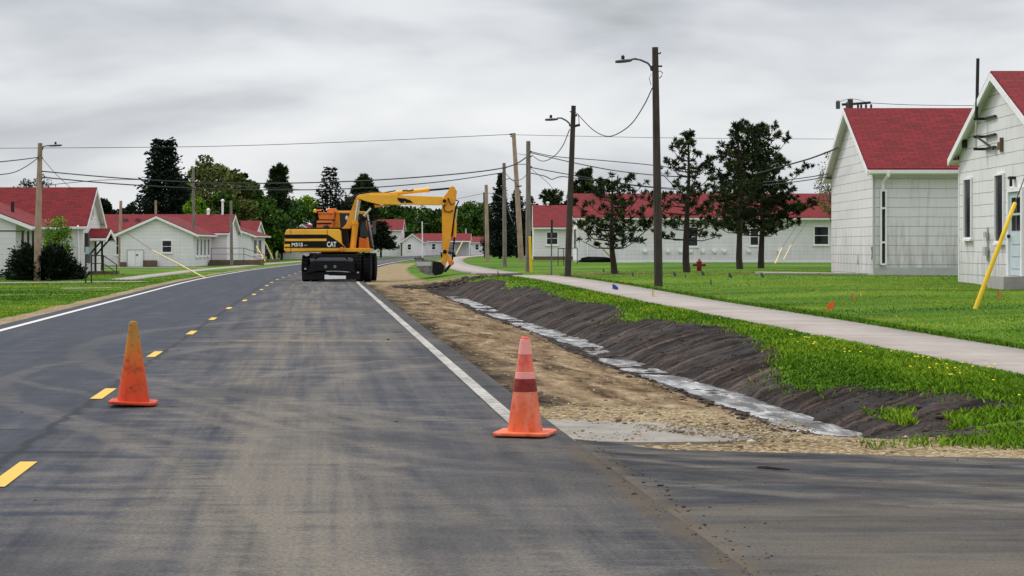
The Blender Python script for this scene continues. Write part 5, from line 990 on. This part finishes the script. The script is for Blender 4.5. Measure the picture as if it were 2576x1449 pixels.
def red_pine(base, H, W, label, seed, clear=.20, dens=1., tall_narrow=.75, group='red pines on the right lawn', r=.21, lean=(0, 0), levels=None):
    "an open pine: whorled upswept branches ending in round needle tufts, sky showing between"
    global R; R = np.random.default_rng(seed+700); b = np.array(base); Cs = []; As = []; paths = []; tp = np.array([lean[0], lean[1], H]); axis_ = lambda t: b+tp*t+np.array([.06*math.sin(t*5+seed), 0, 0])
    paths.append(([tuple(b-np.array([0, 0, .2]))]+[tuple(axis_(t)) for t in (.08, .25, .45, .65, .85, .99)], .115+.008*H, .02)); nl = levels or int(9+H*2.1)
    for i in range(nl):
        t = clear+(1-clear)*(i+R.uniform(0, .7))/nl; t = min(t, .985); u = (t-clear)/(1-clear); rad = W*.5*((1-u)**tall_narrow)*(.75+.25*min(1, u/.12))+.10; n = R.integers(3, 6)
        for j in range(n):
            a = 2*math.pi*(j+R.random())/n+i*2.1; L = rad*R.uniform(.55, 1.15); o0 = axis_(t); dr = np.array([math.cos(a), math.sin(a), 0.]); up = R.uniform(.05, .40)+.5*u
            q = [o0, o0+dr*L*.5+np.array([0, 0, L*(up*.25-.05)]), o0+dr*L+np.array([0, 0, L*up])]; paths.append(([tuple(x) for x in q], .014+.012*L, .008))
            ns = max(2, int(L*7.5*dens))
            for k in range(ns):
                s = R.uniform(.32, 1.); p = (q[0]*(1-s)**2+2*q[1]*s*(1-s)+q[2]*s*s); off = np.array([-dr[1], dr[0], 0])*R.normal(0, .20*L*s+.04)+np.array([0, 0, abs(R.normal(0, .10))+.02]); e = p+off
                ax = off/ (np.linalg.norm(off)+1e-6)*.5+dr*.4+np.array([0, 0, .55]); Cs.append(e); As.append(ax/np.linalg.norm(ax)); 
                if k % 2 == 0: paths.append(([tuple(p), tuple(e)], .010, .006))
            Cs.append(q[2]); ax = dr*.6+np.array([0, 0, .6]); As.append(ax/np.linalg.norm(ax))
    for k in range(4): Cs.append(axis_(.99)+np.array([R.normal(0, .05), R.normal(0, .05), -.08*k])); As.append(np.array([0, 0, 1.]))
    C = np.array(Cs); A = np.array(As); T = np.clip(R.normal(.42, .2, len(C)), 0, 1); V, Fc, T2 = tufts(C, A, R.uniform(.75, 1.25, len(C))*r, 24, T)
    return make_tree('pine_tree', base, label, group, 'tree', V, Fc, T2, paths, 'lf_pine', 'bark')
def base_at(u, y, z=None):
    x = (u-UC)*y/F; return (x, y, gz_(x, y) if z is None else z)
def hh(y, vtop, base): return EYE+(HZ-vtop)*y/F-base[2]
# the four pines on the lawn
for u, v, vt, W_, cl, dn, lb, sd_, kw in ((1546, 688, 462, 3.6, .26, .5, 'small sparse pine with thin lower branches, leftmost of four', 3, dict(tall_narrow=.40, r=.19, lean=(-.15, 0), levels=12)), (1729, 685, 340, 3.4, .22, .58, 'medium open pine just right of the nearest lamp pole', 4, dict(r=.18, levels=14)),
                                          (1862, 678, 319, 3.7, .24, .7, 'tall pine left of the densest one', 5, dict(r=.21, lean=(-.1, 0), levels=17)), (1914, 675, 322, 5.4, .23, 1.05, 'densest widest pine, rightmost of four', 6, dict(r=.21, tall_narrow=.62))):
    bb = at(u, v); red_pine(tuple(bb), EYE+(HZ-vt)*bb.y/F-bb.z, W_, lb, sd_, cl, dn, **kw)
TL = 'trees along the skyline'
b = base_at(412, 178); conifer(b, hh(178, 350, b), 6.6, 'huge dark spruce rising behind the broad gabled house', 'lf_spruce', 1, 38, 15, 50, .46, .04, TL, power=.55, top_w=.24)
b = base_at(1258, 168); conifer(b, hh(168, 436, b), 3.9, 'black pointed spruce behind the dark grey pole', 'lf_spruce', 2, 34, 11, 36, .30, .05, TL, power=.85)
b = base_at(1300, 188); conifer(b, hh(188, 474, b), 3.4, 'dark bushy conifer just right of the black pointed spruce', 'lf_spruce', 8, 26, 10, 34, .34, .05, TL, power=.6, top_w=.12)
b = base_at(1334, 196); conifer(b, hh(196, 492, b), 3.4, 'dark conifer behind the weathered grey pole', 'lf_spruce', 9, 24, 10, 34, .34, .05, TL, power=.55, top_w=.12)
b = base_at(830, 236); conifer(b, hh(236, 420, b), 5.6, 'dark twin topped conifer above the excavator body', 'lf_dark', 10, 26, 11, 36, .45, .08, TL, 'conifer_tree', power=.5, top_w=.22)
b = base_at(958, 245); conifer(b, hh(245, 556, b), 4.6, 'low dark tree beside the excavator cab in front of the tall house', 'lf_dark', 11, 16, 12, 40, .40, .28, TL, 'conifer_tree', power=.45, top_w=.25)
b = base_at(702, 250); red_pine(b, hh(250, 420, b), 4.2, 'tall ragged pine standing above the tree line left of the excavator', 21, .45, .75, .55, TL, .62, levels=16)
b = base_at(914, 262); red_pine(b, hh(262, 447, b), 4.6, 'ragged pine right of the twin topped conifer', 22, .40, 1.1, .5, TL, .60, levels=16)
b = base_at(1468, 172); red_pine(b, hh(172, 430, b), 3.6, 'dark pine behind the left end of the long barracks roof', 23, .25, 1.3, .5, TL, .40, levels=16); b = base_at(1392, 190); red_pine(b, hh(190, 488, b), 4.2, 'low dark pine above the small cottage roof', 24, .2, 1.3, .4, TL, .42, levels=12)
b = base_at(1570, 215); deciduous(b, hh(215, 474, b), 6, 'round dark tree top behind the barracks chimney', 'lf_dark', 31, .34, 5000, .2, 0, TL); b = base_at(1655, 230); deciduous(b, hh(230, 472, b), 8, 'wide tree top over the barracks roof left of the nearest lamp pole', 'lf_olive', 32, .36, 5000, .2, 0, TL)
b = base_at(2100, 118); deciduous(b, hh(118, 365, b), 2.6, 'thin budding tree beside the second building', 'lf_olive', 33, .11, 2600, .35, .6, TL, 'bark_grey'); b = base_at(2078, 132); deciduous(b, hh(132, 452, b), 2.2, 'small olive bush tree left of the second building', 'lf_olive', 34, .12, 1800, .3, .3, TL)
for u, y, vt, W_, lf, lb in ((522, 205, 382, 8.2, 'lf_olive', 'tall olive tree right of the huge spruce'), (592, 200, 420, 5.6, 'lf_olive', 'olive tree with dark gaps above the side porch'), (455, 196, 470, 4.0, 'lf_dark', 'dark tree tucked behind the right side of the huge spruce'), (548, 212, 398, 7.4, 'lf_olive', 'second olive tree behind the broad gabled house'), (618, 222, 438, 5.6, 'lf_green', 'green tree filling in behind the side porch'), (676, 204, 516, 5.2, 'lf_green', 'dense low green tree right of the partly hidden house'), (708, 214, 548, 4.6, 'lf_dark', 'dark low tree just left of the excavator body'), (556, 190, 470, 4.0, 'lf_green', 'mid green tree behind the short grey pole'), (495, 164, 484, 2.4, 'lf_bright', 'small bright green tree beside the grey pole'),
                              (612, 214, 420, 2.6, 'lf_dark', 'narrow dark tree on the right of the olive trees'), (640, 232, 478, 7.5, 'lf_green', 'green tree right of the olive trees'), (690, 228, 530, 6.6, 'lf_green', 'low spreading green tree right of the partly hidden house'), (735, 285, 488, 8.5, 'lf_green', 'green tree in the line below the ragged pine'),
                              (768, 290, 486, 7.0, 'lf_bright', 'bright round green tree left of the twin topped conifer'), (668, 300, 498, 8.5, 'lf_green', 'pale green tree in the far line'), (880, 320, 485, 7.0, 'lf_dark', 'dark tree behind the excavator hood'), (985, 335, 498, 8.5, 'lf_green', 'broad green tree beneath the excavator boom'), (1045, 350, 512, 9.0, 'lf_green', 'broad green tree above the long far house'),
                              (1095, 360, 520, 8.5, 'lf_dark', 'darker tree in the far line behind the stick'), (1140, 350, 508, 8.0, 'lf_green', 'green tree just left of the excavator stick top'), (1180, 360, 505, 8.0, 'lf_green', 'green tree right of the excavator stick'), (1218, 365, 503, 8.5, 'lf_green', 'green tree left of the black pointed spruce'), (930, 345, 510, 7.0, 'lf_dark', 'dark tree behind the tall two storey house'),
                              (262, 215, 490, 2.8, 'lf_dark', 'small dark tree between the two nearest left houses'), (300, 222, 512, 3.4, 'lf_dark', 'dark low tree behind the broad gable roof'), (335, 230, 505, 3.6, 'lf_dark', 'dark round tree at the left foot of the huge spruce'), (285, 205, 540, 2.6, 'lf_bright', 'low yellow green tree behind the red roofs'), (225, 240, 520, 4.0, 'lf_dark', 'dark tree behind the nearest left roof'), (1352, 260, 510, 6.0, 'lf_dark', 'dark far tree behind the weathered grey pole'), (1750, 240, 480, 7.0, 'lf_dark', 'dark tree line behind the pines'), (-40, 260, 500, 8.0, 'lf_green', 'green tree behind the far left roof')):
    b = base_at(u, y); deciduous(b, hh(y, vt, b), W_, lb, lf, u, .28+y*.0006, 3600+int(W_*320), .14, 0, TL)
b = base_at(58, 150); deciduous(b, hh(150, 440, b), 3.2, 'loose thin topped tree behind the nearest left roof, left part', 'lf_dark', 41, .14, 2300, .3, .6, TL); b = base_at(100, 152); deciduous(b, hh(152, 428, b), 3.2, 'loose thin topped tree behind the tan lamp pole', 'lf_dark', 42, .14, 2400, .3, .6, TL)
# shrubs by the left house
b = base_at(146, 84.5); deciduous((b[0], b[1], b[2]), hh(84.5, 536, b), 1.35, 'slim bright young tree with reddish tips behind the dark bush', 'lf_bright', 51, .10, 2600, .2, .1, None)
def juniper(u0, u1, y, vt, label, seed, n=7000, leaf='lf_dark'):
    global R; R = np.random.default_rng(seed); xa, xb = P(u0, 0, y).x, P(u1, 0, y).x; c = (xa+xb)/2; W_ = xb-xa; z0 = gz_(c, y); H_ = EYE+(HZ-vt)*y/F-z0; k = R.random(n); a = R.uniform(0, 2*math.pi, n); rr = R.random(n)**.5
    el = R.uniform(.05, 1.2, 90); az = R.uniform(0, 2*math.pi, 90); L = R.uniform(.75, 1.12, 90); j = R.integers(0, 90, n); s = R.uniform(.25, 1, n)**.7
    ex_ = np.stack([np.cos(az)*np.cos(el)*W_*.5, np.sin(az)*np.cos(el)*min(W_*.4, 1.4), np.sin(el)*H_*.95+.1], 1)*L[:, None]; X = np.array([c, y, z0])+ex_[j]*s[:, None]+R.normal(0, .10, (n, 3)); X[:, 2] = np.maximum(X[:, 2], z0+.03)
    N = ex_[j]/np.linalg.norm(ex_[j], axis=1)[:, None]+R.normal(0, .3, (n, 3)); N /= np.linalg.norm(N, axis=1)[:, None]; V, Fc, T = leaves(X, N, R.uniform(.12, .26, n), np.clip(R.normal(.4, .2, n), 0, 1), .4)
    o = thing('bush', (c, y, z0), label, 'bush'); np_mesh('foliage', V, Fc, M[leaf], o, None, {'tint': T}); limbs([([(c, y, z0-.1), (c+e[0]*.7, y+e[1]*.7, z0+e[2]*.7)], .03, .01) for e in ex_[::6]]).build('stems', M['bark'], o)
juniper(2, 214, 81, 610, 'wide dark spreading juniper in front of the nearest left house', 5, 14000); juniper(166, 212, 83, 668, 'small dark shrub at the corner of the nearest left house', 6, 1800)

# ---------------------------------------------------------------- grass, dandelions, stones, clods
def blades(name, d, y, h, lean, tint, wd=.010):
    n = len(d); x = d+ctr(y); z = zf(d, y); a = R.uniform(0, 2*math.pi, n); b = R.uniform(0, 2*math.pi, n); wx, wy = np.cos(a)*wd, np.sin(a)*wd; lx, ly = np.cos(b)*lean*h, np.sin(b)*lean*h
    base = np.stack([x, y, z-.01], 1); W3 = np.stack([wx, wy, 0*wx], 1); mid = base+np.stack([lx*.35, ly*.35, h*.6], 1); tip = base+np.stack([lx, ly, h], 1)
    V = np.stack([base-W3, base+W3, mid+W3*.7, tip, mid-W3*.7], 1).reshape(-1, 3); i = np.arange(n)*5
    Fc = np.vstack([np.stack([i, i+1, i+2, i+4], 1), np.stack([i+4, i+2, i+3, i+3], 1)]); q = Fc[:n]; t3 = np.stack([i+4, i+2, i+3], 1)
    tri = np.vstack([q[:, [0, 1, 2]], q[:, [0, 2, 3]], t3]); return tag(np_mesh(name, V, tri, M['grass'], None, None, {'tint': np.repeat(tint, 5)}), kind='stuff')
R = np.random.default_rng(5)
def scatter(n, d0, d1, y0, y1, pw=1.7):
    t = R.random(n); y = y0*(y1/y0)**(t**(1/pw)*1.0) if False else 1/((1/y0**pw)+(1/y1**pw-1/y0**pw)*t)**(1/pw); return R.uniform(d0, d1, n), y
def edge_d(y, d): return 7.42+.35*(1-sstep(15, 19, y))+((fbm(y*.15+3, d*0, 41, 2)-.5)*1.7+(fbm(y*.6, d*.6, 43, 3)-.5)*.5)*(.55+.45*sstep(13, 20, y))
# the verge between bank and sidewalk, hanging over the bank in tongues
d, y = scatter(150000, 6.2, 8.92, 13.0, 66); k = (R.random(len(d)) < 1/(1+np.exp(-np.clip((d-edge_d(y, d)-.02)/.075, -30, 30)))) | ((fbm(y*.55+9, d*.9, 51) > .56) & (d > 6.85) & (y > 14.6) & (y < 19.5) & (R.random(len(d)) < .45)); d, y = d[k], y[k]; n = len(d)
tl = fbm(d*1.1, y*.7, 71); hgt = R.uniform(.022, .062, n)*(.6+1.0*tl)*np.where(d > 8.7, .8, 1); blades('grass', d, y, hgt, R.uniform(.3, 1.1, n), np.clip(tl*.9-.02+R.normal(0, .16, n), 0, 1), .006+.00022*y)
# the rough grass line in front of the ditch
d, y = scatter(30000, 5.6, 11, 12.35, 14.3, 1); k = ((y < 13.25) | (d > 6.9)) & (y > 12.42+.28*fbm(d*2.3, 0*d, 81)-.02*(d-6)) & (R.random(len(d)) < sstep(5.6, 7.2, d)*.9+.05); d, y = d[k], y[k]; n = len(d)
blades('grass', d, y, R.uniform(.02, .075, n)*(.6+.9*fbm(d*2, y*2, 3))*np.where(y > 13.25, .65, 1), R.uniform(.3, 1.1, n), np.clip(R.normal(.42, .2, n), 0, 1), .007)
# the mown right lawn and its longer edge along the walk
d, y = scatter(230000, 10.42, 34, 17, 75, 1.5); k = np.abs((d+ctr(y))/y) < .31; d, y = d[k], y[k]; n = len(d); tl = fbm(d*.10, y*.30, 91)*.65+fbm(d*.8, y*.8, 92)*.35
blades('grass', d, y, R.uniform(.016, .036, n), R.uniform(.2, .9, n), np.clip((tl-.5)*3.1+.50+.004*(y-30)+R.normal(0, .10, n), 0, 1), .0035+.00026*y)
d, y = scatter(22000, 10.40, 10.75, 16, 66, 1.6); n = len(d); blades('grass', d, y, R.uniform(.03, .09, n), R.uniform(.3, 1., n), np.clip(R.normal(.28, .16, n), 0, 1), .007+.0002*y)
# left lawn
d, y = scatter(110000, -16, -4.42, 30, 95, 1.3); k = (d+ctr(y))/y > -.31; d, y = d[k], y[k]; n = len(d); tl = fbm(d*.12, y*.22, 95)*.65+fbm(d*.8, y*.8, 96)*.35
blades('grass', d, y, R.uniform(.018, .040, n), R.uniform(.2, .9, n), np.clip((tl-.5)*2.6+.55+R.normal(0, .10, n), 0, 1), .0035+.00026*y)
# dandelions in the verge
d, y = scatter(230, 7.9, 8.85, 14, 40); k = fbm(y*.8, d*2, 12) > .64; m_ = MB()
for a, c in zip(d[k], y[k]): x = a+float(ctr(c)); m_.blob((x, c, float(zf(a, c))+.075), (.013, .013, .008), 1, 7, 4, .1)
tag(m_.build('dandelions', M['spot'], None), 'yellow dandelions in the verge beside the walk', 'flowers', None, 'stuff')
def lumps(name, d, y, z, size, mat, rough=.3, flat=.6):
    ico = [(0, 0, 1), (.89, 0, .45), (.28, .85, .45), (-.72, .53, .45), (-.72, -.53, .45), (.28, -.85, .45), (.72, .53, -.45), (-.28, .85, -.45), (-.89, 0, -.45), (-.28, -.85, -.45), (.72, -.53, -.45), (0, 0, -1)]
    fi = [(0, 1, 2), (0, 2, 3), (0, 3, 4), (0, 4, 5), (0, 5, 1), (1, 6, 2), (2, 7, 3), (3, 8, 4), (4, 9, 5), (5, 10, 1), (2, 6, 7), (3, 7, 8), (4, 8, 9), (5, 9, 10), (1, 10, 6), (11, 7, 6), (11, 8, 7), (11, 9, 8), (11, 10, 9), (11, 6, 10)]
    n = len(d); B = np.array(ico)[None]*R.uniform(1-rough, 1+rough, (n, 12, 1))*size[:, None, None]*np.array([1, 1, flat]); B[:, :, 0] *= R.uniform(.8, 1.6, (n, 1)); x = d+ctr(y); B += np.stack([x, y, z+size*flat*.5], 1)[:, None]
    Fc = (np.array(fi)[None]+(np.arange(n)*12)[:, None, None]).reshape(-1, 3); return tag(np_mesh(name, B.reshape(-1, 3), Fc, M[mat], None, None, {'tint': np.repeat(R.random(n), 12)}), kind='stuff')
# gravel along the side road and round the apron
d = R.uniform(3.7, 11, 9000); y = R.uniform(11.0, 16.5, 9000); xx = d+ctr(y); e = np.where(xx < 6, 12.62-.235*(xx-.4), 11.3); k = (y > e+.02) & ((y < e+.55+.12*R.normal(size=9000)) | ((d < 5.7+.9*R.random(9000)) & (R.random(9000) < .8))); d, y = d[k], y[k]
lumps('gravel', d, y, zf(d, y)-.004, np.exp(R.normal(-5.0, .55, len(d))), 'stone', .35)
d = R.uniform(3.75, 5.8, 1500); y = 14+R.random(1500)**2.2*45; lumps('gravel', d, y, zf(d, y)-.004, np.abs(R.normal(.006, .005, len(d)))+.004, 'stone', .3)
d = np.concatenate([R.uniform(3.7, 5.6, 900), R.uniform(4.3, 5.7, 1500)]); y = np.concatenate([R.uniform(12.9, 14.8, 900), R.uniform(12.9, 14.2, 1500)]); k = fbm(d*2.2, y*1.6, 19) > .5-.12*(d > 4.5); d, y = d[k], y[k]; lumps('gravel', d, y, np.full(len(d), -.006), np.exp(R.normal(-5.2, .5, len(d))), 'stone', .35)
# dark soil crumbs on the asphalt, thick along the joint with the side road
d = np.concatenate([R.normal(3.70, .09, 330), R.uniform(-3, 3.3, 110), R.uniform(.2, 3.4, 60), R.uniform(3.8, 7.5, 70), R.normal(3.75, .12, 300), R.uniform(0.2, 3.6, 90)])
y = np.concatenate([R.uniform(6.5, 12.4, 330), R.uniform(8, 34, 110), R.normal(27, .25, 60), R.uniform(9, 12.0, 70), R.uniform(13, 60, 300), R.normal(26.6, .3, 90)])
sz = np.exp(R.normal(-5.75, .55, len(d))); sz[330:440] *= .9; z = np.where(d < 3.66, .0, np.where(y < 12.5, .007, zf(d, y))); lumps('soil_crumbs', d, y, z, sz, 'soil', .35)
d = R.normal(5.62, .14, 420); y = 14+R.random(420)**1.4*48; lumps('soil_clods', d, y, zf(d, y), np.abs(R.normal(.010, .009, 420))+.006, 'soil', .4)
d = R.uniform(6.6, 8.0, 1500); y = 14.3+R.random(1500)**1.6*46; k = d < edge_d(y, d)+.1; d, y = d[k], y[k]; lumps('soil_clods', d, y, zf(d, y), np.exp(R.normal(-4.75, .5, len(d))), 'soil', .4)
# spoil thrown up by the machine at the far end of the ditch
d = np.concatenate([R.uniform(4.5, 8.6, 500)]); y = 64.5+R.normal(0, .5, 500)+.25*(d-6); lumps('soil_clods', d, y, zf(d, y), np.abs(R.normal(.03, .03, 500))+.012, 'soil', .45)
s_ = at(1932, 1199); st = MB().tube([(s_.x-.06, s_.y+.05, .016), (s_.x-.01, s_.y, .022), (s_.x+.06, s_.y-.02, .016), (s_.x+.13, s_.y-.03, .012)], [.006, .011, .008, .003], 7).build('stick', M['bark'], None, smooth=True); tag(st, 'short dark stick lying on the side road asphalt', 'stick')
